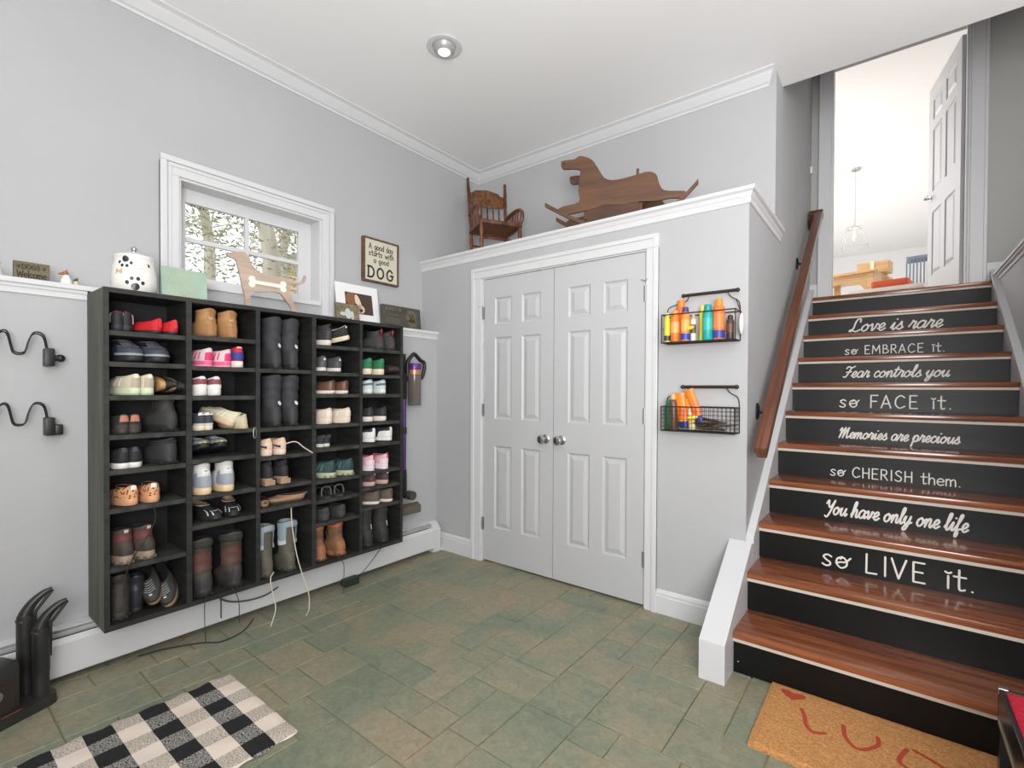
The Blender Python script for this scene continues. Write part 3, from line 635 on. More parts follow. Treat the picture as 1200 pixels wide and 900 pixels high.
# ---------------------------------------------------------------- wall mounted shoe shelf
CX0,CX1=LW+.001,.433; CY0,CY1=-2.107,-.548; CB,CT=.226,1.661; TH=.02
sh=root('shoe_shelf','black stained wall mounted cubby shelf full of shoes','shelf',(0,0,0))
b=B(); b.box(CX0,CX1-.002,CY0,CY0+.019,CB,CT-.002,.001); b.obj('side_panel',SIDEW,sh)
b=B(); b.box(CX0,CX1,CY1-.02,CY1,CB,CT); b.obj('side_panel',BLACKW,sh)
b=B(); b.box(CX1-.003,CX1+.001,CY0,CY0+.019,CB,CT); b.obj('front_edge',BLACKW,sh)
b=B(); b.box(CX0,CX1,CY0+.019,CY1-.02,CT-.02,CT); b.obj('top_panel',BLACKW,sh)
b=B(); b.box(CX0,CX1,CY0+.019,CY1-.02,CB,CB+.022); b.obj('bottom_panel',BLACKW,sh)
b=B(); b.box(CX0,CX0+.006,CY0+.019,CY1-.02,CB+.022,CT-.02); b.obj('back_panel',mat('black_back_board',(28,28,29),.8),sh)
DV=[(-1.808,-1.785),(-1.497,-1.475),(-1.192,-1.167),(-.881,-.861)]
for a,c in DV: B().box(CX0+.006,CX1,a,c,CB+.022,CT-.02).obj('divider',BLACKW,sh)
CO=[(CY0+.019,-1.808),(-1.785,-1.497),(-1.475,-1.192),(-1.167,-.881),(-.861,CY1-.02)]
SZ=[[1.484,1.353,1.211,1.045,.897,.735,.487],[1.491,1.347,1.207,1.041,.908,.736,.598],[1.346,1.038,.888,.729,.618],
    [1.494,1.338,1.213,1.037,.901,.719,.605,.474],[1.495,1.333,1.21,1.037,.9,.728,.628,.505]]
SHELFM=mat('dusty_black_shelf',(34,35,34),.75,noise=((14,14,14),(60,60,56)),bump=(80,.2))
for (a,c),zs in zip(CO,SZ):
    for z in zs: B().box(CX0+.006,CX1-.006,a,c,z-.02,z).obj('shelf',SHELFM,sh)
SZ=[z+[CB+.022] for z in SZ]
cb=B(); cb.tube(catmull([(CX1+.006,-1.505,.99),(CX1+.006,-1.499,1.0),(CX1+.006,-1.499,1.035),(CX1+.006,-1.505,1.045),(CX1+.006,-1.511,1.035),(CX1+.006,-1.511,1.0)],3,True),.0022,5,closed=True)
tag(cb.obj('carabiner',STEEL,None,smooth=True),'small metal carabiner hanging on the shoe shelf divider','carabiner')
# ---- shoes
def sm(t): t=max(0,min(1,t)); return t*t*(3-2*t)
class Shoe:
    def __init__(s,L=.255,W=.094,sole=.026,ch=.075,a=.068,bw=.029,xc=-.05,toe=.048,tab=.012,shaft=0,flare=1.,puff=0,seed=0,low=0,front=0):
        s.__dict__.update(locals())
    def base(s,th):
        c,n=math.cos(th),math.sin(th); L,Wd=s.L,s.W
        x=L/2*math.copysign(abs(c)**.8,c); w_=.80+.2*sm((x/L+.5)*1.5)-.18*sm((x/L-.18)*3)
        return Vector((x,Wd/2*w_*math.copysign(abs(n)**.72,n)+.006*sm(x/L+.5),s.sole))
    def col(s,th):
        c,n=math.cos(th),math.sin(th)
        return Vector((s.xc+s.a*c,s.bw*n,s.ch+(s.tab*max(0,-c)**3+s.front*max(0,c))-s.low*abs(n)))
    def S(s,th,u):
        P0=s.base(th);P3=s.col(th)
        if u<=1:
            out=Vector((P0.x,P0.y*1.6,0)).normalized(); d=Vector((P3.x-P0.x,P3.y-P0.y,0)); hd=d.length
            hw=min(s.toe-.008,(P3.z-P0.z)*.5)
            if P0.x>0: hw=max(hw,min(s.toe-s.sole*.6,.05))
            P1=P0+out*.006+Vector((0,0,hw)); P2=P3-d*.42; P2.z=P3.z-max(0,hd-.012)*.36
            P2.z=max(P2.z,s.toe*.9)
            v=1-u; return P0*v**3+P1*3*v*v*u+P2*3*v*u*u+P3*u**3
        t=u-1; c,n=math.cos(th),math.sin(th); fl=1+(s.flare-1)*t
        p=Vector((s.xc+s.a*c*fl*(1.0-.1*math.sin(PI*min(1,t*1.2))),s.bw*n*fl,P3.z+(s.shaft-(s.tab*0))*t))
        if s.puff: 
            q=1+s.puff*math.sin(t*s.shaft*130+math.sin(th*2+s.seed)*.8)+s.puff*.6*math.sin(th*3+t*9+s.seed)
            p.x=s.xc+(p.x-s.xc)*q; p.y*=q
        return p
    def nrm(s,th,u):
        a=s.S(th+.03,u)-s.S(th-.03,u); c=s.S(th,min(u+.03,2 if s.shaft else 1))-s.S(th,max(u-.03,0)); n=a.cross(c)
        return n.normalized() if n.length>1e-9 else Vector((0,0,1))
    def patch(s,b,th0,th1,u0,u1,off,nt=8,nu=4,shape=None):
        vs=[]
        for j in range(nu+1):
            for i in range(nt+1):
                th=th0+(th1-th0)*i/nt; u=u0+(u1-u0)*j/nu
                if shape: th,u=shape(i/nt,j/nu)
                vs.append(s.S(th,u)+s.nrm(th,u)*off)
        m=nt+1; b.add(vs,[(j*m+i,j*m+i+1,(j+1)*m+i+1,(j+1)*m+i) for j in range(nu) for i in range(nt)])
_cnt={}
def build_shoe(name,label,cat,group,g,sole_c,upper_c,lining_c=(40,40,42),outsole=None,acc=(),laces=None,tongue=None,collar=None,rough=.7,heel=None,cuff=None,pull=None,tread=0,fabric=None):
    N=28; r=root(name,label,cat,(0,0,0),0,group)
    um=fabric or cm(upper_c,rough)
    # sole
    b=B(); rings=[]
    zs=[(0,.97),(.004,1.0),(g.sole*.55,1.02),(g.sole*.9,1.015),(g.sole+.003,.99)]
    for z,k in zs: rings+=[Vector((g.base(2*PI*i/N).x*k,g.base(2*PI*i/N).y*k,z+ (.006*sm((g.base(2*PI*i/N).x/g.L-.25)*3) if z<.005 else 0))) for i in range(N)]
    fs=[(j*N+i,j*N+(i+1)%N,(j+1)*N+(i+1)%N,(j+1)*N+i) for j in range(len(zs)-1) for i in range(N)]
    fs+=[tuple(reversed(range(N))),tuple(range((len(zs)-1)*N,len(zs)*N))]
    b.add(rings,fs); b.obj('sole',cm(sole_c,.6),r,smooth=60)
    if outsole:
        b=B(); rg=[]
        for z,k in ((-.0005,.98),(0.0,1.012),(.0065,1.026),(.0075,1.01)): rg+=[Vector((g.base(2*PI*i/N).x*k,g.base(2*PI*i/N).y*k,z)) for i in range(N)]
        b.add(rg,[(j*N+i,j*N+(i+1)%N,(j+1)*N+(i+1)%N,(j+1)*N+i) for j in range(3) for i in range(N)]+[tuple(reversed(range(N)))])
        b.obj('outsole',cm(outsole,.8),r,smooth=60)
    if tread:
        b=B()
        for i in range(N):
            p=g.base(2*PI*i/N)
            if i%2==0: b.box(p.x-.006,p.x+.006,p.y*.99-.005,p.y*.99+.005,0,.013,.001)
        b.obj('tread_lugs',cm(tuple(int(v*.7) for v in sole_c),.8),r)['kind']='stuff'
    # upper
    us=[0,.1,.22,.36,.5,.64,.78,.9,1.]
    if g.shaft: us+=[1+k/ (14 if g.puff else 7) for k in range(1,15 if g.puff else 8)]
    b=B(); vs=[g.S(2*PI*i/N,u_) for u_ in us for i in range(N)]; top=us[-1]
    rim=[g.S(2*PI*i/N,top) for i in range(N)]; cx=sum((p.x for p in rim))/N
    for k,dz in ((.97,.003),(.9,.001)): vs+=[Vector((cx+(p.x-cx)*k,p.y*k,p.z+dz)) for p in rim]
    m=len(us)+2
    b.add(vs,[(j*N+i,j*N+(i+1)%N,(j+1)*N+(i+1)%N,(j+1)*N+i) for j in range(m-1) for i in range(N)])
    b.obj('upper',um,r,smooth=70,recalc=False)
    b=B(); dep=min(.05,(rim[0].z-g.sole)*.7); vs=[]
    for k,dz in ((.905,.002),(.86,-.008),(.84,-dep)): vs+=[Vector((cx+(p.x-cx)*k,p.y*k,p.z+dz)) for p in rim]
    b.add(vs,[(j*N+(i+1)%N,j*N+i,(j+1)*N+i,(j+1)*N+(i+1)%N)[::-1] for j in range(2) for i in range(N)]+[tuple(range(2*N,3*N))])
    b.obj('lining',cm(lining_c,.9),r,smooth=70)
    for a in acc:
        nm,c=a[0],a[1]; b=B()
        for t in a[2:]: g.patch(b,*t)
        b.obj(nm,cm(c,.65),r,smooth=60,recalc=False)
    if laces:
        b=B()
        for k in range(5):
            u_=.56+.09*k; th=.62-.0*k
            A=g.S(th,u_)+g.nrm(th,u_)*.002; C=g.S(-th,u_)+g.nrm(-th,u_)*.002; Mi=g.S(0,u_)+g.nrm(0,u_)*.004
            b.tube([A,Mi,C],.0021,5)
        if g.shaft:
            for k in range(5):
                u_=1.05+.18*k
                if u_<1.95: b.tube([g.S(.7,u_)+g.nrm(.7,u_)*.002,g.S(0,u_)+g.nrm(0,u_)*.005,g.S(-.7,u_)+g.nrm(-.7,u_)*.002],.0021,5)
        b.obj('laces',cm(laces,.8),r,smooth=True)
    if tongue:
        p=g.S(0,1.98 if g.shaft else 1.0); b=B(); b.box(-.003,.003,-.018,.018,-.03,.022,.0028,Matrix.Translation(p+Vector((-.004,0,0)))@Matrix.Rotation(-.25,4,'Y')); b.obj('tongue',cm(tongue,.8),r,smooth=True)
    if pull:
        p=g.S(PI,1.98 if g.shaft else .97); b=B(); b.tube([p+Vector((-.004,0,-.022)),p+Vector((-.011,0,-.004)),p+Vector((-.006,0,.010)),p+Vector((.002,0,.002))],.0035,6); b.obj('pull_tab',cm(pull,.7),r,smooth=True)
    if heel: # small raised heel block
        b=B(); b.box(-g.L/2+.0,-g.L/2+.05,-g.W*.36,g.W*.36,-heel,.004,.003); b.obj('heel_block',cm(sole_c,.5),r)
        for ch in r.children: ch.location.z+=heel
    if cuff:
        b=B(); vs=[]
        for t,k in ((.80,1.03),(.84,1.1),(.96,1.1),(1.0,1.03)): 
            vs+=[Vector((cx+(p.x-cx)*k,p.y*k,g.ch+g.shaft*t)) for p in rim]
        b.add(vs,[(j*N+i,j*N+(i+1)%N,(j+1)*N+(i+1)%N,(j+1)*N+i) for j in range(3) for i in range(N)]); b.obj('cuff',cm(cuff,.85),r,smooth=True)
    return r
def HP(c,h=.55,u0=.05,u1=.6,n='heel_counter'): return (n,c,(PI-h,PI+h,u0,u1,.0012))
def HT(c,h=.22,u0=.55,u1=.97,n='heel_tab'): return (n,c,(PI-h,PI+h,u0,u1,.0022,5,3))
def TC(c,h=.75,u0=.0,u1=.34): return ('toe_cap',c,(-h,h,u0,u1,.0012))
def SS(c,n=3,u0=.12,u1=.7,base=1.75,dt=.22,wd=.09):
    t=[]
    for s in (1,-1):
        for k in range(n): 
            q=s*(base+dt*k); t.append((q-wd/2,q+wd/2,u0,u1,.0016,2,4))
    return ('side_stripes',c,*t)
def swoosh(c):
    def mk(s):
        return (0,0,0,0,.0016,8,1,lambda a,j:(s*(2.85-1.5*a),.18+.42*a**1.6+(j-.5)*(.16*(1-a))-.0*a))
    return ('side_mark',c,mk(1),mk(-1))
COLN=['leftmost','second','third','fourth','rightmost']
ORD=['top','second','third','fourth','fifth','sixth','seventh','eighth','ninth']
GRP='shoes and boots kept in the black cubby shelf'
def place(col,row,name,cat,desc,items,g,**kw):
    """items: list of (y, dx, yaw deg, extra) ; heel outwards is yaw 180"""
    z=SZ[col][row]; nrow=len(SZ[col]); rown=ORD[row] if row<nrow-1 else 'bottom'
    first=None; sides=['left','right'] if len(items)==2 else ['']
    for k,it in enumerate(items):
        y,dx,yaw=it[:3]; dz=it[3] if len(it)>3 else 0; pitch=it[4] if len(it)>4 else 0; rollv=it[5] if len(it)>5 else 0
        lo,hi=CO[col]; yw=math.radians(yaw)
        for _ in range(12):
            ext=g.L/2*abs(math.sin(yw))+g.W*.40*abs(math.cos(yw))
            if not rollv and 2*ext>hi-lo-.01: yw=PI*round(yw/PI)+(yw-PI*round(yw/PI))*.8
        if rollv: ext=.03
        y=min(max(y,lo+ext+.003),hi-ext-.003); yaw=math.degrees(yw)
        lab=('%s %s in the %s row of the %s shelf column'%(sides[k],desc,rown,COLN[col])).strip()
        if len(lab.split())>16: lab=('%s %s, %s column, %s row'%(sides[k],desc,COLN[col],rown)).strip()
        if first is None: o=first=build_shoe(name,lab,cat,GRP,g,**kw)
        else: o=copy_tree(first); o['label']=lab
        o.location=(CX1-.008-g.L/2*abs(math.cos(math.radians(yaw)))-g.W/2*abs(math.sin(math.radians(yaw)))+dx,y,z+.0015+dz)
        o.rotation_euler=(math.radians(rollv),math.radians(pitch),math.radians(yaw))
    return first
SN=lambda **k: Shoe(**{**dict(L=.245,W=.09,sole=.026,ch=.078,toe=.046),**k})
# column 1
place(0,0,'sports_shoe','shoe','black and magenta sports shoe with white stripe',[(-2.058,0,165),(-2.009,-.01,172)],SN(L=.22,W=.075,ch=.07),sole_c=(40,40,44),upper_c=(44,32,40),lining_c=(150,30,90),acc=(HP((30,30,34)),('side_stripes',(225,222,226),(2.2,2.55,.1,.95,.002,3,5),(-2.55,-2.2,.1,.95,.002,3,5)),('collar_band',(160,36,92),(-PI,PI,.86,1.0,.0015,28,2))))
place(0,0,'slip_on_shoe','shoe','bright red canvas slip-on shoe',[(-1.948,0,202),(-1.871,.0,192)],SN(L=.23,W=.078,sole=.014,ch=.055,toe=.036,a=.07,bw=.028,low=.006),sole_c=(40,36,38),upper_c=(196,24,38),lining_c=(120,20,30),acc=(HT((214,52,60),.12,.2,.95,'heel_seam'),))
place(0,1,'work_shoe','shoe','navy work shoe with grey rimmed toe cap',[(-2.009,0,4),(-1.907,0,-3)],SN(L=.25,W=.112,sole=.03,ch=.1,toe=.062,a=.07,bw=.036,shaft=.0),sole_c=(34,36,40),upper_c=(36,44,58),lining_c=(28,30,36),laces=(90,94,98),acc=(TC((66,70,80),1.0,.02,.42),('toe_rim',(150,154,156),(-1.15,1.15,.0,.07,.0035,12,2),(-1.0,1.0,.42,.46,.003,12,1)),('collar_band',(120,118,108),(-PI,PI,.93,1.0,.002,28,1))))
place(0,2,'running_shoe','shoe','cream running shoe with pale mint sole',[(-2.038,0,196),(-1.969,0,194)],SN(L=.24,W=.080,sole=.03),sole_c=(206,214,184),upper_c=(206,196,172),lining_c=(170,160,140),outsole=(150,178,140),laces=(214,206,190),acc=(HP((178,166,146),.5),SS((238,232,214),2),HT((226,220,200))))
place(0,2,'flat_shoe','shoe','black flat shoe stored on its side with tan sole outward',[(-1.900,-.02,180,.045,0,86),(-1.858,-.02,180,.045,0,96)],SN(L=.22,W=.074,sole=.02,ch=.05,toe=.034,a=.075,bw=.026,low=.004),sole_c=(186,144,98),upper_c=(30,27,26),lining_c=(150,118,86))
place(0,3,'casual_shoe','shoe','dark shoe with floral patch on the heel',[(-2.055,0,184),(-1.994,0,178)],SN(L=.235,W=.084,sole=.022,ch=.072),sole_c=(58,52,48),upper_c=(40,38,38),lining_c=(30,28,28),acc=(HT((172,116,92),.34,.35,.8,'floral_patch'),HP((64,58,54),.7,.02,.2,'heel_band')))
place(0,3,'ankle_boot','boot','black lace-up ankle boot with lugged sole',[(-1.877,0,200)],SN(L=.24,W=.092,sole=.03,ch=.09,shaft=.055,bw=.036,a=.052,puff=.03),sole_c=(30,30,31),upper_c=(54,52,51),laces=(90,86,82),tread=1,pull=(44,42,42))
place(0,4,'sneaker','shoe','black sneaker with thick white sole',[(-2.064,0,184),(-1.988,0,176)],SN(L=.24,W=.086,sole=.024,ch=.076),sole_c=(222,218,214),upper_c=(34,33,35),lining_c=(24,24,26),acc=(HT((60,60,62)),('collar_band',(120,120,120),(PI-.6,PI+.6,.95,1.0,.002,8,1))))
place(0,4,'winter_boot','boot','low black padded winter boot lying slouched',[(-1.887,0,196)],SN(L=.25,W=.1,sole=.024,ch=.085,bw=.042,a=.07,puff=.05,shaft=.02),sole_c=(36,36,36),upper_c=(52,51,52),cuff=(60,58,58),tread=1)
place(0,5,'sneaker','shoe','leopard print sneaker with peach sole',[(-2.020,0,188),(-1.923,0,176)],SN(L=.235,W=.086,sole=.03,ch=.074),sole_c=(214,160,124),upper_c=(222,162,120),lining_c=(34,30,30),fabric=LEO,acc=(HT((236,228,218),.24,.5,.95),('collar_band',(38,32,30),(-PI,PI,.9,1.0,.001,28,1))))
place(0,6,'hiking_boot','boot','brown hiking boot with maroon collar band',[(-2.055,0,186),(-1.972,0,196)],SN(L=.25,W=.09,sole=.036,ch=.085,shaft=.05,bw=.036,a=.056,puff=.02),sole_c=(150,132,112),upper_c=(74,62,54),lining_c=(26,25,26),tread=1,laces=(60,50,46),acc=(('maroon_band',(104,54,54),(PI-1.2,PI+1.2,1.02,1.7,.0018,12,3)),('heel_label',(196,190,184),(PI-.2,PI+.2,1.7,1.98,.004,3,2)),HP((60,54,48),.7,.02,.5)))
place(0,7,'work_boot','boot','large dark muddy boot resting at the far left',[(-2.044,-.02,172)],SN(L=.25,W=.1,sole=.03,ch=.1,shaft=.075,bw=.04,a=.06,puff=.05),sole_c=(60,54,46),upper_c=(58,53,47),laces=(80,74,62),tread=1)
place(0,7,'rubber_boot','boot','dark rubber boot standing behind the trail shoes',[(-1.975,-.05,178)],SN(L=.2,W=.08,sole=.022,ch=.09,shaft=.06,bw=.034,a=.05,puff=.02),sole_c=(34,34,36),upper_c=(38,38,44),rough=.35)
place(0,7,'trail_shoe','shoe','grey black trail shoe with tan toe leaning outward',[(-1.903,-.02,350,.065,28,20),(-1.841,.0,345,.035,24,24)],SN(L=.225,W=.08,sole=.026,ch=.07,toe=.046),sole_c=(156,128,98),upper_c=(58,57,55),lining_c=(30,30,30),laces=(150,150,146),acc=(('toe_logo_patch',(200,200,196),(-.1,.1,.42,.5,.003,3,2)),TC((48,47,45),.9,.0,.3),SS((96,94,90),3)))
# column 2
place(1,0,'suede_boot','boot','tan suede winter boot with folded cuff',[(-1.703,0,186),(-1.600,0,179)],SN(L=.245,W=.094,sole=.016,ch=.075,shaft=.048,bw=.042,a=.05,puff=.03),sole_c=(150,112,72),upper_c=(172,128,82),lining_c=(196,164,124),acc=(HT((206,184,150),.17,.75,1.15,'heel_label'),('heel_seam',(150,108,66),(PI-.04,PI+.04,.1,1.9,.0025,1,10)),HP((160,116,74),.6,.02,.45)))
place(1,1,'running_shoe','shoe','bright pink and grey running shoe',[(-1.743,0,192),(-1.662,0,205)],SN(L=.23,W=.08,sole=.026,ch=.074),sole_c=(222,96,140),upper_c=(214,196,196),lining_c=(150,30,80),outsole=(230,150,170),laces=(230,60,110),acc=(HP((212,48,104),.5,.03,.5),SS((226,70,120),3),('collar_band',(190,30,84),(-PI,PI,.9,1.0,.0012,28,1))))
place(1,1,'sneaker','shoe','red white and blue high sneaker',[(-1.564,-.0,176)],SN(L=.23,W=.086,sole=.03,ch=.09),sole_c=(226,218,208),upper_c=(198,40,48),lining_c=(150,120,110),acc=(HP((54,62,138),.8,.05,.45),HT((228,222,216),.3,.75,1.0),SS((60,60,130),1,.1,.6,2.3,.2,.5)))
place(1,2,'sneaker','shoe','white sneaker with maroon heel wrap',[(-1.751,0,183),(-1.673,0,179)],SN(L=.24,W=.086,sole=.03,ch=.078),sole_c=(222,218,214),upper_c=(216,212,208),lining_c=(190,186,184),acc=(HP((134,72,76),1.1,.28,.72),HT((226,222,218),.3,.62,1.0),HP((236,232,228),.9,.02,.26,'heel_band')))
place(1,3,'sneaker','shoe','navy sneaker with white heel and emblem',[(-1.765,0,184),(-1.711,0,182)],SN(L=.235,W=.074,sole=.024,ch=.074),sole_c=(220,208,184),upper_c=(52,56,66),lining_c=(200,198,196),acc=(HT((224,222,220),.5,.62,1.0),('trefoil_mark',(40,44,50),(PI-.1,PI+.1,.72,.86,.0035,3,2)),HP((200,196,190),.9,.02,.12,'foxing')))
place(1,3,'running_shoe','shoe','cream sneaker piled with its twin showing the sole',[(-1.639,-.005,200,.035,-16,22),(-1.556,.0,190,.006,-8,-16)],SN(L=.215,W=.078,sole=.026,ch=.07),sole_c=(206,182,148),upper_c=(214,206,178),lining_c=(180,168,140),outsole=(150,130,100),laces=(226,220,200),acc=(TC((196,186,156),.8,.0,.3),SS((232,226,204),2)))
place(1,4,'sneaker','shoe','grey sneaker with black sole and yellow dashes',[(-1.743,0,6,.02,-14),(-1.647,0,-4,.02,-14)],SN(L=.22,W=.084,sole=.028,ch=.072,toe=.044),sole_c=(28,28,30),upper_c=(140,142,148),lining_c=(64,66,70),laces=(176,178,184),acc=(TC((128,130,136),.8,.02,.36),('sole_dashes',(206,186,60),(-.5,-.3,.0,.05,.004,3,1),(-.15,.05,.0,.05,.004,3,1),(.2,.42,.0,.05,.004,3,1))))
place(1,5,'high_top_shoe','shoe','white and grey basketball high top with cream sole',[(-1.729,.012,183),(-1.616,.012,176)],SN(L=.25,W=.098,sole=.03,ch=.1,shaft=.035,bw=.038,a=.058),sole_c=(226,196,150),upper_c=(208,208,206),lining_c=(70,66,64),laces=(224,220,214),acc=(HP((150,156,164),1.0,.04,.55),HT((226,224,220),.32,.7,1.2),('heel_mark',(110,110,116),(PI-.16,PI+.16,.85,1.0,.003,3,2)),SS((140,146,156),1,.1,.9,2.2,.2,.3)))
place(1,6,'running_shoe','shoe','black running shoe with white swirls and pale collar',[(-1.688,0,8),(-1.572,0,-14)],SN(L=.23,W=.084,sole=.022,ch=.066,toe=.044),sole_c=(38,38,40),upper_c=(32,32,34),lining_c=(200,176,150),laces=(40,40,42),acc=(('white_swirls',(206,206,204),(-.5,-.38,.1,.5,.002,2,5),(.38,.5,.1,.5,.002,2,5),(-.9,-.8,.05,.6,.002,2,5),(.8,.9,.05,.6,.002,2,5),(-.25,.25,.44,.5,.002,5,1)),('collar_band',(214,200,184),(-2.2,2.2,.93,1.0,.0018,20,1))))
place(1,7,'work_boot','boot','tall muddy brown work boot with dark sole',[(-1.725,0,182),(-1.580,0,177)],SN(L=.25,W=.112,sole=.034,ch=.1,shaft=.16,bw=.046,a=.052,puff=.035,flare=1.06),sole_c=(48,46,44),upper_c=(66,60,54),lining_c=(28,27,26),tread=1,laces=(50,44,40),cuff=(50,48,45),acc=(('rust_band',(88,60,50),(PI-1.3,PI+1.3,1.05,1.62,.0025,14,8)),HP((52,50,48),1.0,.02,.5)))
# column 3
for r_ in (0,1):
    place(2,r_,'snow_boot','boot','tall black quilted snow boot with white round badge',[(-1.383,0,183),(-1.280,0,177)],SN(L=.24,W=.092,sole=.026,ch=.1,shaft=.165,bw=.046,a=.056,puff=.05,flare=1.06,seed=r_),sole_c=(34,34,36),upper_c=(50,50,54),lining_c=(26,26,28),tread=1,acc=(('round_badge',(210,210,208),(0,0,0,0,.006,12,2,lambda a,j:(PI+.28+.2*j*math.cos(a*2*PI),1.09+.065*j*math.sin(a*2*PI)))),HP((50,50,52),1.2,.02,.5)))
place(2,2,'sneaker','shoe','nude leather sneaker with dark side mark',[(-1.432,0,184),(-1.351,0,180)],SN(L=.24,W=.084,sole=.03,ch=.078),sole_c=(228,204,184),upper_c=(214,184,162),lining_c=(150,118,98),laces=(230,214,200),acc=(swoosh((60,44,40)),HP((220,192,170),.6,.04,.5)))
place(2,3,'heeled_shoe','shoe','black ankle shoe with tan stacked heel',[(-1.419,-.01,183),(-1.332,-.01,180)],SN(L=.22,W=.076,sole=.014,ch=.068,shaft=.02,a=.05),sole_c=(164,138,112),upper_c=(40,38,40),heel=.024,pull=(40,38,40))
place(2,4,'flat_shoe','shoe','tan leather ballet flat',[(-1.424,.0,168),(-1.290,-.02,252)],SN(L=.22,W=.074,sole=.01,ch=.036,toe=.026,a=.082,bw=.029,low=.004,tab=.006),sole_c=(96,72,54),upper_c=(168,132,104),lining_c=(60,48,40))
place(2,5,'lined_boot','boot','tall brown winter boot with folded pale blue lining',[(-1.441,0,184),(-1.294,0,177)],SN(L=.24,W=.09,sole=.03,ch=.09,shaft=.17,bw=.042,a=.052,puff=.03,flare=1.1),sole_c=(84,80,70),upper_c=(88,84,74),lining_c=(150,160,166),tread=1,acc=(('blue_lining_flap',(146,158,166),(PI-1.5,PI-.5,1.3,2.0,.006,6,6),(PI+.5,PI+1.5,1.3,2.0,.006,6,6),(PI-.5,PI+.5,1.82,2.0,.006,6,2)),('silver_strap',(196,200,204),(PI-1.3,PI-.5,1.3,1.42,.008,5,1),(PI+.5,PI+1.3,1.3,1.42,.008,5,1))))
# column 4
place(3,0,'high_top_shoe','shoe','black high top sneaker with white sole',[(-1.118,0,196)],SN(L=.235,W=.078,sole=.03,ch=.09,shaft=.02),sole_c=(214,206,196),upper_c=(44,44,46),laces=(60,60,60),acc=(HP((60,60,62),.5),))
place(3,0,'sneaker','shoe','black sneaker with white trim tipped on its side',[(-0.985,0,204,.03,8,-16)],SN(L=.235,W=.08,sole=.026,ch=.074),sole_c=(226,208,180),upper_c=(36,38,38),lining_c=(212,150,104),acc=(('collar_band',(222,220,214),(-PI,PI,.9,1.0,.002,28,1)),('trefoil_mark',(222,222,220),(PI-.2,PI+.2,.55,.75,.003,3,2))))
place(3,1,'running_shoe','shoe','charcoal running shoe with pale sole and paw mark',[(-1.118,0,184),(-1.030,0,190)],SN(L=.235,W=.078,sole=.026,ch=.08),sole_c=(212,208,202),upper_c=(62,64,66),lining_c=(40,40,42),outsole=(60,60,60),acc=(HT((190,190,188),.16,.45,.65,'heel_mark'),HP((78,80,82),.6,.03,.4)))
place(3,2,'leather_shoe','shoe','brown leather shoe with white sole',[(-1.091,0,204),(-0.991,0,198)],SN(L=.235,W=.08,sole=.018,ch=.066),sole_c=(222,210,198),upper_c=(98,64,48),lining_c=(60,40,32),rough=.4,laces=(70,46,36),acc=(HT((80,50,38),.3,.3,.9),))
place(3,3,'running_shoe','shoe','cream chunky running shoe',[(-1.107,0,196),(-0.979,0,200)],SN(L=.24,W=.088,sole=.034,ch=.08),sole_c=(226,206,188),upper_c=(216,200,184),lining_c=(150,140,134),laces=(226,216,206),acc=(HP((226,214,202),.5),SS((232,220,208),2),('collar_band',(160,148,140),(-PI,PI,.92,1.0,.0015,28,1))))
place(3,4,'kids_shoe','shoe','small black shoe with white striped sole',[(-1.154,0,184),(-1.096,0,186)],SN(L=.2,W=.07,sole=.024,ch=.064),sole_c=(196,194,184),upper_c=(48,50,54),outsole=(70,70,70),acc=(HT((80,82,86)),))
place(3,5,'hiking_shoe','shoe','dark teal hiking shoe with speckled cream sole',[(-1.080,0,202),(-0.945,0,194)],SN(L=.245,W=.096,sole=.03,ch=.088),sole_c=(180,182,150),upper_c=(48,78,76),lining_c=(28,32,40),tread=1,laces=(60,90,90),acc=(HP((36,60,62),.6,.03,.5),SS((84,120,116),2),HT((30,40,50))))
def flipflop(y,z,side):
    r=root('flip_flop','%s black flip flop with upright strap, fourth column, seventh row'%side,'sandal',(.31,y,z+.001),PI,GRP)
    g=Shoe(L=.235,W=.082,sole=.012); N=24; b=B()
    vs=[Vector((g.base(2*PI*i/N).x,g.base(2*PI*i/N).y,zz)) for zz in (0,.014) for i in range(N)]
    b.add(vs,[(i,(i+1)%N,N+(i+1)%N,N+i) for i in range(N)]+[tuple(reversed(range(N))),tuple(range(N,2*N))]); b.obj('sole',cm((48,48,48)),r,smooth=50)
    b=B()
    b.tube(catmull([(.06,0,.014),(.058,0,.03),(.02,.02,.045),(-.03,.034,.014)],5),.0045,6).tube(catmull([(.058,0,.03),(.02,-.02,.045),(-.03,-.034,.014)],5),.0045,6); b.obj('thong_strap',cm((70,70,68)),r,smooth=True)
    b=B(); b.tube(catmull([(-.085,.03,.014),(-.08,.026,.055),(-.08,0,.066),(-.08,-.026,.055),(-.085,-.03,.014)],4),.005,6); b.obj('heel_strap',cm((84,84,82)),r,smooth=True)
flipflop(-1.080,SZ[3][6],'left'); flipflop(-0.997,SZ[3][6],'right')
place(3,7,'clog','shoe','plain black rubber clog',[(-1.102,0,186),(-0.991,0,182)],SN(L=.235,W=.088,sole=.02,ch=.066,a=.07,bw=.033),sole_c=(52,52,52),upper_c=(54,54,56),acc=(HP((66,66,66),.8,.03,.3,'heel_band'),))
place(3,8,'work_boot','boot','orange brown lace-up work boot',[(-1.144,-.01,184),(-1.002,0,190)],SN(L=.25,W=.096,sole=.026,ch=.09,shaft=.09,bw=.038,a=.052,puff=.03),sole_c=(150,104,76),upper_c=(128,88,62),lining_c=(170,80,40),laces=(110,76,50),tread=1,acc=(HP((150,100,66),.7,.02,.6),('ankle_band',(100,72,54),(PI-1.2,PI+1.2,1.2,1.5,.002,10,2)),('orange_collar',(190,100,60),(-PI,PI,1.85,2.0,.0015,28,1))))
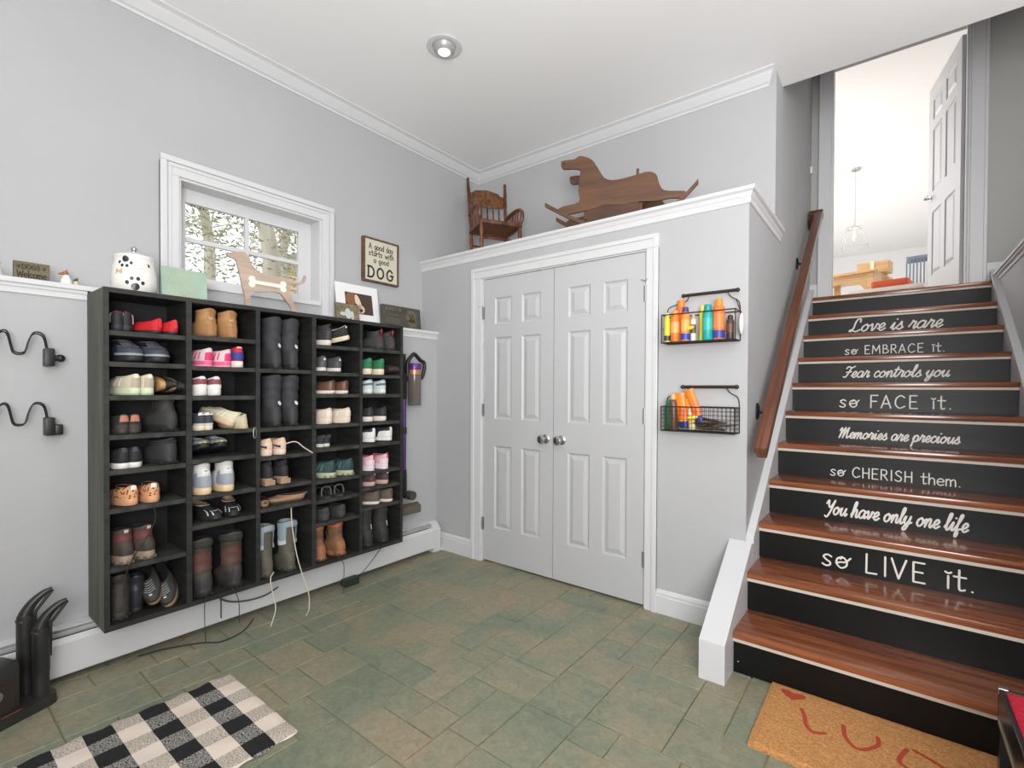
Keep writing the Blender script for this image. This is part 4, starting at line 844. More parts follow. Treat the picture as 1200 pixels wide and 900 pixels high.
# column 5
place(4,0,'hiking_boot','boot','black ankle boot with red heel tab',[(-0.728,0,198),(-0.620,0,194)],SN(L=.24,W=.086,sole=.024,ch=.086,shaft=.026,bw=.034,a=.05),sole_c=(40,40,42),upper_c=(56,54,54),tread=1,pull=(172,50,60),laces=(60,58,58),acc=(('red_seam',(150,50,56),(PI-.05,PI+.05,.6,1.9,.003,1,6)),('white_dot',(226,180,180),(PI-.06,PI+.06,1.8,1.95,.006,2,1))))
place(4,1,'sneaker','shoe','green sneaker with thick white gum sole',[(-0.805,0,184),(-0.708,0,180)],SN(L=.235,W=.086,sole=.036,ch=.088),sole_c=(224,208,184),upper_c=(38,112,70),lining_c=(30,60,44),acc=(HT((52,132,84),.3,.5,1.0),('sole_mark',(196,130,90),(PI-.12,PI+.12,-.0,.03,.006,3,1))))
place(4,1,'sandal','shoe','dark brown strappy shoe standing on its side',[(-0.641,-.01,180,.035,0,80),(-0.592,-.01,180,.035,0,84)],SN(L=.21,W=.06,sole=.01,ch=.04,toe=.028,a=.07,bw=.024),sole_c=(56,42,38),upper_c=(60,44,42),lining_c=(40,32,30))
place(4,2,'sneaker','shoe','white and teal layered sneaker',[(-0.799,0,184),(-0.695,0,180)],SN(L=.235,W=.086,sole=.03,ch=.078),sole_c=(214,216,206),upper_c=(196,206,204),lining_c=(60,90,96),outsole=(120,140,130),acc=(HP((74,110,116),1.0,.3,.5,'teal_wrap'),HT((90,130,134),.3,.75,1.0)))
place(4,3,'running_shoe','shoe','black knit running shoe with white sole',[(-0.799,0,186),(-0.701,0,190)],SN(L=.23,W=.084,sole=.03,ch=.078),sole_c=(224,214,204),upper_c=(34,34,36),acc=(HP((46,46,48),.5),))
place(4,4,'running_shoe','shoe','white and black sculpted running shoe',[(-0.792,0,194),(-0.668,0,200)],SN(L=.24,W=.086,sole=.03,ch=.082),sole_c=(226,222,218),upper_c=(40,42,46),outsole=(50,50,52),acc=(HP((226,224,222),.8,.02,.5),('white_spur',(230,228,226),(PI-.3,PI+.3,.5,.95,.003,5,3)),SS((222,220,218),1,.02,.55,2.1,.2,.5)))
place(4,5,'running_shoe','shoe','pale pink and white running shoe',[(-0.786,0,184),(-0.675,0,180)],SN(L=.235,W=.088,sole=.032,ch=.084),sole_c=(226,208,216),upper_c=(222,170,184),lining_c=(150,60,80),outsole=(230,220,224),pull=(180,60,80),acc=(HP((226,204,214),.8,.03,.4),HT((232,184,198),.3,.5,.95),('collar_band',(160,60,84),(-PI,PI,.92,1.0,.0015,28,1))))
place(4,6,'running_shoe','shoe','dark plum running shoe with dusty rose sole',[(-0.792,0,196),(-0.681,0,188)],SN(L=.23,W=.082,sole=.026,ch=.07),sole_c=(196,160,156),upper_c=(66,52,54),lining_c=(36,32,34),acc=(('white_mark',(222,214,208),(PI-.15,PI+.15,.6,.72,.003,3,1)),HP((86,62,62),.6,.03,.4)))
place(4,7,'suede_shoe','shoe','taupe suede shoe with cream sole',[(-0.767,0,204),(-0.654,0,194)],SN(L=.24,W=.088,sole=.018,ch=.074),sole_c=(222,212,196),upper_c=(98,86,78),lining_c=(70,60,54),acc=(HT((84,72,66),.25,.3,.95),))
place(4,8,'snow_boot','boot','tall black nylon snow boot with small white tag',[(-0.799,0,184),(-0.675,0,180)],SN(L=.24,W=.1,sole=.024,ch=.09,shaft=.13,bw=.048,a=.056,puff=.025),sole_c=(36,36,37),upper_c=(44,43,43),tread=1,acc=(('white_tag',(220,218,210),(PI+.25,PI+.42,1.05,1.3,.004,2,2)),HP((40,40,40),1.2,.02,.5)))
# loose shoe laces hanging from the shelf
def lace(label,pts,c,r=.003):
    o=B().tube(catmull(pts,6),r,6).obj('shoelace',cm(c,.8),None,smooth=True); tag(o,label,'lace','laces and cords hanging from the shoe shelf')
lace('pale lace trailing across the nude sneaker compartment',[(.40,-1.342,.94),(.435,-1.290,.955),(.445,-1.246,.92),(.45,-1.196,.885)],(214,196,184))
lace('cream lace hanging from the left pale blue lined boot',[(.42,-1.40,.27),(.447,-1.43,.25),(.45,-1.42,.17),(.46,-1.41,.09),(.47,-1.44,.012)],(206,198,182))
lace('cream lace hanging in front of the right pale blue lined boot',[(.41,-1.30,.60),(.44,-1.31,.5),(.445,-1.285,.33),(.45,-1.25,.2),(.45,-1.22,.1),(.46,-1.225,.02),(.49,-1.26,.01)],(206,198,182))
lace('dark lace hanging from the bottom shelf below the left tall work boot',[(.42,-1.72,.27),(.45,-1.74,.22),(.452,-1.74,.12),(.45,-1.735,.04)],(44,42,40),.002)
lace('black strap hanging from the bottom shelf between the tall work boots',[(.42,-1.665,.25),(.438,-1.665,.22),(.44,-1.665,.13)],(36,36,36),.0035)
lace('thin brown lace hanging below the right tall work boot',[(.42,-1.60,.36),(.44,-1.62,.28),(.45,-1.59,.2),(.45,-1.585,.08)],(50,46,42),.002)
lace('brown lace hanging from the orange brown boots past the heater',[(.42,-1.10,.42),(.44,-1.08,.33),(.45,-1.03,.25),(.45,-1.0,.2),(.44,-1.0,.03)],(70,60,46),.002)
lace('thin dark cord looping in the left hiking boot compartment down to the bottom',[(.43,-1.938,.735),(.435,-1.929,.68),(.436,-1.945,.62),(.438,-2.023,.49),(.438,-2.044,.38),(.438,-2.029,.3)],(40,38,34),.002)
lace('slack black cable drooping under the shoe shelf',[(.275,-1.66,.222),(.275,-1.58,.14),(.272,-1.48,.105),(.272,-1.38,.10),(.266,-1.3,.12)],(84,84,88),.0045)
lace('dark cord draped on the floor along the heater',[(.262,-1.95,.006),(.29,-1.85,.007),(.36,-1.72,.006),(.42,-1.66,.006),(.40,-1.55,.006),(.3,-1.45,.006)],(34,34,34),.0028)
ad=B(); ad.box(.268,.32,-.905,-.80,.0,.045,.006); tag(ad.obj('power_adapter',mat('dark_green_plastic',(34,46,38),.5)),'dark green power adapter block on the floor under the heater','adapter')
o=B().tube(catmull([(.3,-.80,.03),(.31,-.72,.1),(.30,-.63,.17),(.29,-.58,.222)],6),.0022,5).obj('adapter_cord',BLACKP,None); tag(o,'thin black cord rising from the power adapter to the shoe shelf','cord','laces and cords hanging from the shoe shelf')
# ---------------------------------------------------------------- things on top of the shelf and the ledge
T0=CT+.001; LT=1.691
def flatx(x): return lambda a,c,l:(x,a,c)
# cookie jar
jr=root('cookie_jar','white bear shaped ceramic treat jar with black paw prints','jar',(.315,-1.972,T0))
CER=mat('white_glazed_ceramic',(232,230,226),.18,coat=.4)
jp=[(.066,0),(.076,.006),(.083,.04),(.0835,.075),(.079,.11),(.072,.135),(.073,.15),(.077,.158),(.066,.159)]
b=B(); b.lathe(jp,seg=32); b.obj('body',CER,jr,smooth=50)
b=B(); b.lathe([(.074,.158),(.074,.163),(.055,.174),(.02,.183),(.001,.185)],seg=32); b.obj('lid',CER,jr,smooth=50)
b=B(); b.ball((0,0,.2),.012); b.tube([(0,0,.186),(0,0,.195)],.006,8); b.obj('lid_knob',CHROME,jr,smooth=True)
def jarr(z):
    for (r0,z0),(r1,z1) in zip(jp,jp[1:]):
        if z0<=z<=z1: return r0+(r1-r0)*(z-z0)/(z1-z0)
    return .07
def jpt(a,z,off=.0012): rr=jarr(z)+off; return (rr*math.cos(a),rr*math.sin(a),z)
def blob(b,a,z,ra,rz,n=10):
    c=[jpt(a+ra*math.cos(t*2*PI/n),z+rz*math.sin(t*2*PI/n)) for t in range(n)]; b.add([jpt(a,z,.0016)]+c,[(0,1+i,1+(i+1)%n) for i in range(n)])
PAW=mat('black_glaze',(44,44,46),.3)
def paw(a,z,s,up=1):
    b=B(); blob(b,a,z,.17*s,.014*s)
    for da,dz in ((-.30,.014),(-.13,.029),(.10,.030),(.28,.016)): blob(b,a+da*s,z+up*dz*s,.075*s,.0075*s)
    b.obj('paw_print',PAW,jr,recalc=False)
paw(-.20,.022,1.15); paw(-.66,.140,1.0,-1)
b=B(); blob(b,-.92,.085,.13,.006); blob(b,-1.05,.079,.05,.007); blob(b,-1.05,.091,.05,.007); blob(b,-.80,.08,.05,.007); blob(b,-.80,.092,.05,.007); b.obj('tan_bone_print',mat('tan_glaze',(206,172,132),.3),jr,recalc=False)
b=B(); blob(b,-.05,.104,.24,.006); b.obj('grey_bone_print',mat('grey_glaze',(206,206,204),.3),jr,recalc=False)
b=B(); blob(b,.48,.122,.06,.008); b.obj('eye_dot',PAW,jr,recalc=False)
# green card
GC=mat('pale_green_card',(146,172,156),.75,noise=((8,8,8),(164,184,168)))
gr=root('green_card','pale green printed card leaning on the shelf before the window','card',(.30,-1.765,T0))
Mg=Matrix.Rotation(-.14,4,'Y')
b=B(); b.box(-.004,.004,-.098,.095,0,.158,.0015,Mg); b.obj('board',GC,gr)
b=B(); R=random.Random(4)
for k,z in enumerate((.13,.095,.06,.028)):
    ribbons(b,[[(y,z+.01*math.sin(y*400+k)) for y in [(-.075+.0018*i) for i in range(int(75*R.uniform(.8,1.)))]]],.0022,lambda a,c,l:tuple(Mg@Vector((.0044+l,a,c))))
b.obj('faded_script_lines',mat('faded_gold_ink',(196,188,140),.7),gr,recalc=False)
# wooden dog silhouette with bone
DG=[(-1.491,1.686),(-1.494,1.74),(-1.511,1.809),(-1.528,1.888),(-1.542,1.927),(-1.577,1.936),(-1.58,1.953),(-1.556,1.962),(-1.522,1.973),(-1.494,1.976),(-1.477,1.953),(-1.459,1.92),(-1.418,1.886),(-1.369,1.88),(-1.294,1.882),(-1.255,1.874),(-1.215,1.866),(-1.181,1.879),(-1.163,1.918),(-1.155,1.9),(-1.172,1.867),(-1.215,1.853),(-1.248,1.846),(-1.251,1.804),(-1.235,1.755),(-1.215,1.725),(-1.218,1.687),(-1.240,1.687),(-1.248,1.722),(-1.281,1.761),(-1.307,1.788),(-1.345,1.793),(-1.406,1.781),(-1.462,1.769),(-1.466,1.72),(-1.469,1.688)]
dg=root('dog_silhouette','flat wooden dog silhouette with a white bone on its side','ornament',(.30,-1.37,T0))
dm=[(y+1.37,(z-1.687)*1.0+.008) for y,z in DG]
b=B(); pts=[(v.x,v.z) for v in catmull([(a,0,c) for a,c in dm],3,True)]
b.prism(pts,lambda a,c:(-.007,a,c),lambda a,c:(.007,a,c)); b.obj('dog_board',mat('warm_grey_wood',(172,150,136),.7,noise=((10,4,30),(190,168,152))),dg)
b=B(); b.box(-.03,.03,-.135,-.09,0,.010,.002); b.box(-.03,.03,.12,.165,0,.010,.002); b.obj('base_foot',mat('warm_grey_wood',(176,148,130),.7),dg)
b=B()
def bone(b,y0,z0,y1,z1,x,th,r):
    d=Vector((0,y1-y0,z1-z0)).normalized(); n=Vector((0,-d.z,d.y))
    P0,P1=Vector((x,y0,z0)),Vector((x,y1,z1)); h=Vector((th,0,0))
    h=Vector((th,0,0))
    q=[P0+n*r*.45,P1+n*r*.45,P1-n*r*.45,P0-n*r*.45]; b.add([v for v in q]+[v+h for v in q],[(3,2,1,0),(4,5,6,7)]+[(i,(i+1)%4,4+(i+1)%4,4+i) for i in range(4)])
    for P,s in ((P0,-1),(P1,1)):
        for t in (-1,1):
            c=P+n*t*r*.62+d*s*r*.3; ring=[c+Vector((0,r*.8*math.cos(k*PI/7),r*.8*math.sin(k*PI/7))) for k in range(14)]
            hh_=h+Vector((.0004*(2+s)+.0002*t,0,0)); b.add(ring+[v+hh_ for v in ring],[tuple(range(14)),tuple(range(14,28))]+[(i,(i+1)%14,14+(i+1)%14,14+i) for i in range(14)])
bone(b,-.085,.148,.07,.148,.007,.006,.022); b.obj('bone',mat('pale_mint_bone',(222,228,214),.7),dg)
# portrait in white mat, small canvas photo, slate plaque
def leaning(name,label,cat,loc,w_,h,th,lean,m,rz=0):
    r=root(name,label,cat,loc,rz); M_=Matrix.Rotation(-lean,4,'Y'); b=B(); b.box(-th,0,-w_/2,w_/2,0,h,.001,M_); b.obj('board',m,r); return r,M_
WM=mat('white_mat_board',(232,232,232),.6)
pf,Mp=leaning('dog_portrait','matted close-up photo of a brown and white dog face','picture',(.125,-.665,LT),.335,.27,.008,.16,WM)
def pan(b,M_,y0,y1,z0,z1,x): b.add([M_@Vector((x,y0,z0)),M_@Vector((x,y1,z0)),M_@Vector((x,y1,z1)),M_@Vector((x,y0,z1))],[(0,1,2,3)])
def ell(b,M_,y,z,ry,rz_,x,n=14,a0=0): b.add([M_@Vector((x,y+ry*math.cos(t*2*PI/n)*math.cos(a0)-rz_*math.sin(t*2*PI/n)*math.sin(a0),z+ry*math.cos(t*2*PI/n)*math.sin(a0)+rz_*math.sin(t*2*PI/n)*math.cos(a0))) for t in range(n)],[tuple(range(n))])
b=B(); pan(b,Mp,-.10,.115,.065,.21,.001); b.obj('photo',mat('dark_brown_print',(70,54,44),.35),pf,recalc=False)
b=B(); ell(b,Mp,-.055,.165,.045,.045,.0015); ell(b,Mp,-.005,.085,.05,.022,.0015); b.obj('brown_fur_print',mat('brown_print',(134,92,62),.35),pf,recalc=False)
b=B(); ell(b,Mp,.0,.135,.022,.068,.002,14,.25); ell(b,Mp,.012,.10,.034,.03,.002); b.obj('white_blaze_print',mat('cream_print',(222,200,176),.35),pf,recalc=False)
b=B(); ell(b,Mp,-.024,.125,.012,.01,.0025); ell(b,Mp,.02,.092,.013,.009,.0025); b.obj('eye_and_nose_print',mat('black_print',(40,34,30),.35),pf,recalc=False)
sc_,Ms=leaning('small_canvas_photo','small canvas photo of a pale dog in dark grass','picture',(.28,-.855,T0),.165,.125,.018,.18,mat('canvas_print',(96,92,74),.6,noise=((30,30,30),(134,122,94))))
b=B(); ell(b,Ms,.0,.06,.022,.035,.0008); ell(b,Ms,-.035,.055,.022,.012,.0008); ell(b,Ms,.03,.05,.012,.03,.0008); b.obj('pale_dog_print',mat('pale_print',(190,196,192),.6),sc_,recalc=False)
pq,Mq=leaning('memorial_plaque','dark engraved slate plaque with a fluffy dog picture','plaque',(.175,-.335,LT),.345,.155,.03,.10,mat('engraved_slate',(62,60,54),.5,noise=((12,12,12),(78,74,64))))
PG=mat('engraving_grey',(128,122,108),.6)
b=B(); ribbons(b,[[(-.145+a,.118+c) for a,c in l] for l in stroke_text('AUSTIN',PR,.135,.022,.003,0)],.0028,lambda a,c,l:tuple(Mq@Vector((.0004+l,a,c)))); b.obj('lettering',PG,pq,recalc=False)
b=B()
for z,a0,a1 in ((.088,-.125,-.03),(.06,-.15,-.035),(.05,-.15,-.02),(.04,-.15,-.02),(.03,-.14,-.03)):
    ribbons(b,[[(a0+(a1-a0)*i/40,z+.003*math.sin(i*2.1)) for i in range(41)]],.0016,lambda a,c,l:tuple(Mq@Vector((.0004+l,a,c))))
b.obj('small_engraving',PG,pq,recalc=False)
b=B(); ell(b,Mq,.085,.09,.052,.05,.0008,12); ell(b,Mq,.09,.04,.045,.035,.0008,12); b.obj('fluffy_dog_print',mat('engraved_dog',(112,100,84),.6,noise=((60,60,60),(84,76,66))),pq,recalc=False)
b=B(); ell(b,Mq,.07,.1,.007,.006,.0012,8); ell(b,Mq,.095,.1,.007,.006,.0012,8); ell(b,Mq,.08,.085,.01,.007,.0012,8); b.obj('dog_face_print',mat('black_print',(40,34,30),.35),pq,recalc=False)
# A good day ... DOG sign
sg=root('dog_sign','framed sign reading A good day starts with a good DOG','sign',(.001,-.418,2.175))
BW=mat('brown_frame_wood',(110,84,64),.6,noise=((4,30,30),(84,62,46)))
b=B(); hw,hh=.155,.158
b.box(0,.034,-hw,-hw+.012,-hh,hh,.001).box(0,.034,hw-.012,hw,-hh,hh,.001).box(0,.034,-hw+.012,hw-.012,-hh,-hh+.012,.001).box(0,.034,-hw+.012,hw-.012,hh-.012,hh,.001); b.obj('frame',BW,sg)
b=B(); b.box(.002,.026,-hw+.012,hw-.012,-hh+.012,hh-.012); b.obj('sign_board',mat('cream_board',(206,202,182),.7),sg)
b=B()
for txt,wd_,cp,y,z,th_ in (('A good day',.215,.040,-.108,.080,.006),('starts with',.225,.038,-.110,.032,.006),('a good',.135,.036,-.066,-.016,.006),('DOG',.235,.076,-.118,-.124,.014)):
    ribbons(b,[[(y+a,z+c) for a,c in l] for l in stroke_text(txt,PL,wd_,cp,th_)],th_,lambda a,c,l:(.0263+l,a,c))
for y,z in ((-.118,-.122),(-.118,-.048)): pass
b.obj('lettering',mat('black_ink',(40,36,34),.7),sg,recalc=False)
# DOGS Welcome block
dw=root('dogs_welcome_block','small wooden block sign reading DOGS Welcome','sign',(.12,-2.278,LT))
b=B(); b.box(-.012,.012,-.053,.057,0,.078,.002); b.obj('block',mat('olive_brown_block',(112,104,78),.7,noise=((6,4,40),(92,84,62))),dw)
b=B()
for txt,wd_,cp,y,z,th_,ft in (('DOGS',.056,.019,-.028,.048,.0030,PL),('Welcome',.092,.026,-.044,.014,.0036,PL)):
    ribbons(b,[[(y+a,z+c) for a,c in l] for l in stroke_text(txt,ft,wd_,cp,th_)],th_,lambda a,c,l:(.0122+l,a,c))
I4=Matrix()
for y in (-.038,.040):
    ell(b,I4,y,.054,.005,.004,.0128,8)
    for q in (-1,0,1): ell(b,I4,y+q*.0045,.062,.002,.0025,.0128,6)
b.obj('lettering',mat('black_ink',(40,36,34),.7),dw,recalc=False)
# dog figurines
def dogfig(loc,label,s,body,head,rz):
    r=root('dog_figurine',label,'figurine',loc,rz)
    b=B(); b.lathe([(.012*s,0),(.016*s,.004*s),(.015*s,.02*s),(.010*s,.036*s),(.007*s,.044*s)],Matrix.Translation((0,0,0))@Matrix.Diagonal((1.15,.85,1,1)),14)
    for y in (-.006*s,.006*s): b.tube([(.012*s,y,.026*s),(.015*s,y,0.002)],.0035*s,6)
    b.obj('body',cm(body,.4),r,smooth=True)
    b=B(); b.ball((.003*s,0,.050*s),.0105*s,.009*s,.009*s); b.tube([(.008*s,0,.049*s),(.021*s,0,.046*s)],[.006*s,.004*s],8)
    b.obj('head',cm(head,.4),r,smooth=True)
    b=B()
    for y in (-.007*s,.007*s): b.tube([(0,y,.055*s),(-.003*s,y*1.5,.067*s)],[.004*s,.001],6)
    b.obj('ears',cm(head,.4),r,smooth=True)
    b=B(); b.ball((.0215*s,0,.0465*s),.0025*s); b.ball((.011*s,-.0065*s,.053*s),.0014*s); b.obj('nose_and_eye',cm((30,26,26),.3),r); return r
dogfig((.12,-2.166,LT),'white terrier figurine with brown head on the wall ledge',1.1,(226,224,220),(164,104,62),math.radians(-100))
dogfig((.12,-2.132,LT),'tiny tan and black puppy figurine beside the terrier',.62,(214,200,180),(74,62,50),math.radians(-60))
dogfig((.12,-2.375,LT),'brown headed dog figurine at the left end of the ledge',.9,(222,216,206),(120,88,60),math.radians(-60))
# wire hooks on the wall
def wires(label,z0,pts,head):
    r=root('wall_rack',label,'rack',(LW+.001,-2.24,z0))
    for k,(x,s) in enumerate(((.03,0),(.052,.006))):
        b=B(); b.tube(catmull([(x,y+2.24,z-z0+s) for y,z in pts],5),.0028,7); b.obj('wire',BLACKM,r,smooth=True)
    b=B(); b.box(.0,.06,-.012,.018,-.04,.035,.004)
    if head: b.tube([(.03,.015,-.004),(.03,.04,-.004)],.013,10); b.ball((.03,.04,-.004),.016)
    else: b.box(.01,.05,.018,.045,-.04,.005,.006)
    b.obj('clamp_block',BLACKP,r,smooth=40)
w1=[(-2.244,1.40),(-2.252,1.447),(-2.267,1.464),(-2.286,1.46),(-2.299,1.427),(-2.309,1.386),(-2.325,1.377),(-2.342,1.383),(-2.349,1.408),(-2.358,1.453),(-2.37,1.465),(-2.385,1.45),(-2.40,1.40),(-2.42,1.378),(-2.44,1.40),(-2.46,1.45)]
wires('upper bent wire boot rack with round knob on the left wall',1.372,w1,True)
wires('lower bent wire boot rack with square clamp on the left wall',1.083,[(y,z-.289) for y,z in w1],False)
# ---------------------------------------------------------------- stick vacuum
vc=root('stick_vacuum','purple cordless stick vacuum hanging on a wall dock','vacuum',(LW,-.33,0))
PUR=mat('purple_metal',(92,58,128),.3,.4); CPR=mat('copper_plastic',(190,140,104),.35,.4)
b=B(); b.box(.0,.03,-.05,-.0,1.28,1.5,.006); b.box(.0,.05,-.05,.0,1.3,1.34,.004); b.obj('wall_dock',mat('dark_dock',(52,42,44),.5),vc)
b=B(); hl=catmull([(.07,-.02,1.36),(.07,-.018,1.44),(.075,.02,1.49),(.08,.04,1.495),(.08,.09,1.455),(.08,.125,1.44),(.08,.128,1.39),(.075,.11,1.33),(.075,.08,1.32)],5)
b.tube(hl,.014,10); b.obj('handle',BLACKP,vc,smooth=True)
def vlathe(prof,y=.04,x=.075,seg=20): 
    b=B(); b.lathe(prof,Matrix.Translation((x,y,0)),seg); return b
vlathe([(.045,1.385),(.05,1.39),(.051,1.425),(.048,1.43),(.02,1.432)]).obj('motor_cover',PUR,vc,smooth=40)
vlathe([(.042,1.348),(.044,1.35),(.046,1.385),(.02,1.386)]).obj('cyclone_ring',CPR,vc,smooth=40)
gb=mat('smoky_clear_plastic',(150,140,136),.15,trans=.6)
vlathe([(.044,1.125),(.048,1.13),(.048,1.348),(.03,1.349)]).obj('dust_bin',gb,vc,smooth=40)
vlathe([(.018,1.15),(.022,1.2),(.028,1.34),(.01,1.345)]).obj('inner_cyclone',mat('red_grey_cyclone',(120,84,76),.5),vc,smooth=40)
b=B(); b.box(.02,.06,-.05,-.015,1.17,1.37,.008); b.obj('neck',BLACKP,vc)
b=B(); b.tube([(.045,-.032,1.17),(.045,-.032,.64)],.0165,14); b.obj('wand',PUR,vc,smooth=True)
b=B(); b.tube([(.045,-.032,.97),(.045,-.032,.92)],.021,12); b.obj('wand_clip',BLACKP,vc,smooth=40)
b=B(); b.tube([(.045,-.032,.66),(.045,-.032,.5),(.05,-.02,.46)],[.021,.023,.019],12); b.obj('wand_collar',BLACKP,vc,smooth=True)
b=B(); b.tube([(.02,.03,.465),(.075,.03,.465)],.033,14); b.tube([(.05,-.03,.47),(.05,.03,.465)],.017,8); b.obj('pivot_joint',mat('dark_grey_joint',(70,66,60),.5),vc,smooth=40)
b=B(); b.tube([(.035,-.1,.375),(.035,.105,.375)],.03,14); b.box(.02,.085,-.1,.10,.335,.395,.01); b.obj('cleaner_head',mat('taupe_grey_head',(98,90,78),.45),vc,smooth=40)
# ---------------------------------------------------------------- wire baskets with sunscreen
def basket(label,zb,ht_,mesh,x0=2.018,x1=2.386):
    r=root('wire_basket',label,'basket',((x0+x1)/2,0,zb)); h=(x1-x0)/2; dp=.105
    WB=mat('antique_wire',(54,48,42),.5,.5)
    b=B()
    for z in (0,ht_):
        b.tube([(-h,-dp,z),(h,-dp,z),(h,-.004,z),(-h,-.004,z)],.0032,6,closed=True)
    for x,y in ((-h,-dp),(h,-dp),(h,-.004),(-h,-.004)): b.tube([(x,y,0),(x,y,ht_)],.0028,6)
    b.obj('rim',WB,r,smooth=True)
    b=B()
    if mesh:
        n=18
        for i in range(1,n): x=-h+2*h*i/n; b.tube([(x,-.004,ht_),(x,-.004,0),(x,-dp,0),(x,-dp,ht_)],.0011,4)
        for i in range(1,6):
            z=ht_*i/6; b.tube([(-h,-.004,z),(-h,-dp,z),(h,-dp,z),(h,-.004,z)],.0011,4,closed=True)
        for i in range(1,6): y=-.004-(dp-.004)*i/6; b.tube([(-h,y,ht_),(-h,y,0),(h,y,0),(h,y,ht_)],.0011,4)
    else:
        for i in range(1,7): y=-.004-(dp-.004)*i/7; b.tube([(-h,y,0),(h,y,0)],.0014,4)
        for i in range(1,5): x=-h+2*h*i/5; b.tube([(x,-dp,0),(x,-.004,0)],.0014,4)
    b.tube([(-h,-.004,ht_*.5),(-h,-dp,ht_*.5)],.0014,4)
    o=b.obj('wire_mesh',WB,r); o['kind']='stuff'
    zr=ht_+.105
    b=B(); b.tube([(-h+.09,-.03,zr),(h-.01,-.03,zr)],.0085,10); b.ball((h-.008,-.03,zr),.011); b.ball((-h+.09,-.03,zr),.011); b.obj('rod',mat('dark_bronze_rod',(62,52,46),.4,.5),r,smooth=True)
    b=B()
    for s,xx in ((1,h),(-1,-h)):
        xr=h-.06 if s>0 else -h+.12
        b.tube(catmull([(xr,-.03,zr),(xr+s*.02,-.02,zr-.03),(xx-s*.006,-.012,zr-.055),(xx,-.006,ht_)],5),.0025,6)
    b.obj('hanger_wire',WB,r,smooth=True)
    return r
basket('upper wire wall basket holding sunscreen bottles',1.497,.148,False)
basket('lower mesh wall basket with sunglasses and sunscreen',1.030,.128,True)
SG='sunscreen bottles in the wall baskets'
def bottle(label,x,y,zb,r_,h,body,cap,caph,label_c=None,tilt=0,lean=0,name='sunscreen_bottle',cat='bottle',tube=False,band=None):
    r=root(name,label,cat,(x,y,zb+.004),0,SG); r.rotation_euler=(math.radians(lean),math.radians(tilt),0)
    sy=.55 if tube else 1
    b=B()
    if tube: b.lathe([(r_*.98,caph),(r_,caph+.01),(r_*1.05,h*.8),(r_*1.08,h)],Matrix.Diagonal((1,.5,1,1)),18)
    else: b.lathe([(r_*.9,0),(r_,.004),(r_,h*.74),(r_*.9,h*.80),(r_*.62,h*.84),(r_*.6,h-caph)],seg=18)
    b.obj('body',cm(body,.35),r,smooth=40)
    b=B()
    if tube: b.lathe([(r_*.8,0),(r_*.86,.003),(r_*.9,caph)],Matrix.Diagonal((1,.6,1,1)),18)
    else: b.lathe([(r_*.68,h-caph),(r_*.72,h-caph+.002),(r_*.66,h-.004),(r_*.5,h)],seg=16)
    b.obj('cap',cm(cap,.4),r,smooth=40)
    if label_c:
        b=B(); b.lathe([(r_*1.012*(1.04 if tube else 1),h*.28),(r_*1.012*(1.04 if tube else 1),h*.62)],Matrix.Diagonal((1,sy if tube else 1,1,1)),18); b.obj('printed_label',cm(label_c,.4),r,smooth=True)
    if band:
        b=B(); b.lathe([(r_*1.014,.006),(r_*1.014,h*.22)],Matrix.Diagonal((1,sy,1,1)),18); b.obj('bottom_band',cm(band,.4),r,smooth=True)
    return r
zb=1.498
bottle('slim yellow tube with dark base at the left of the upper basket',2.04,-.08,zb,.017,.155,(226,206,60),(236,222,110),.02,None,band=(54,58,84))
bottle('orange spray bottle with ornate label, second from the left',2.082,-.082,zb,.023,.165,(222,124,44),(236,150,70),.03,(232,168,100))
bottle('tall orange bottle with scalloped orange cap behind the others',2.098,-.035,zb,.028,.225,(234,104,28),(246,130,30),.07)
bottle('orange bottle with blue cap and blue triangle label',2.136,-.08,zb,.023,.178,(240,138,54),(64,60,130),.026,(238,170,90),band=(44,72,170))
bottle('small white bottle with grey pump in the upper basket',2.176,-.078,zb,.0135,.135,(222,220,204),(170,172,160),.04,(90,84,60))
bottle('small yellow lying tin wedged in the upper basket',2.150,-.096,zb+.062,.010,.038,(226,196,70),(200,160,50),.008,tilt=78,name='small_tin',cat='tin')
bottle('slim yellow green bottle behind the white pump bottle',2.212,-.04,zb,.018,.182,(214,212,60),(228,226,90),.03,(226,196,60))
bottle('tall teal sunscreen bottle in the middle of the upper basket',2.247,-.072,zb,.026,.182,(38,164,160),(30,150,150),.045,(60,180,172))
bottle('large orange sunscreen bottle with blue base at the right',2.300,-.07,zb,.028,.205,(238,116,44),(246,140,40),.06,(240,128,70),band=(56,66,150))
bottle('dark brown small bottle at the right end of the upper basket',2.352,-.06,zb,.018,.12,(66,50,44),(50,42,40),.02,(110,70,50))
cl=root('hanging_brush','white oval brush hanging on the right side of the upper basket','brush',(2.402,-.05,1.575))
b=B(); b.ball((0,0,0),.012,.03,.055); b.obj('brush_head',cm((226,226,224),.6),cl,smooth=True)
B().tube([(0,0,.05),(-.02,.01,.1),(-.03,.015,.13)],.0025,6).obj('hanging_loop',BLACKP,cl)
zb=1.031
bottle('dark green bottle at the left end of the lower basket',2.045,-.06,zb,.024,.16,(34,92,62),(40,110,74),.02)
bottle('brown bundled roll with pale tip in the lower basket',2.078,-.075,zb,.022,.19,(98,72,58),(206,170,130),.03,tilt=-2,name='brown_roll',cat='roll')
bottle('orange squeeze tube standing upright with blue cap',2.132,-.07,zb+.012,.027,.185,(240,134,34),(40,52,128),.035,(236,112,48),tilt=-8,tube=True)
bottle('yellow and white squeeze tube between the orange tubes',2.168,-.05,zb+.004,.02,.17,(240,188,80),(226,214,170),.03,(236,222,190),tilt=-10,tube=True)
bottle('orange squeeze tube with blue cap leaning to the left',2.216,-.075,zb+.045,.022,.18,(242,130,40),(46,58,140),.035,(238,120,60),tilt=-20,tube=True)
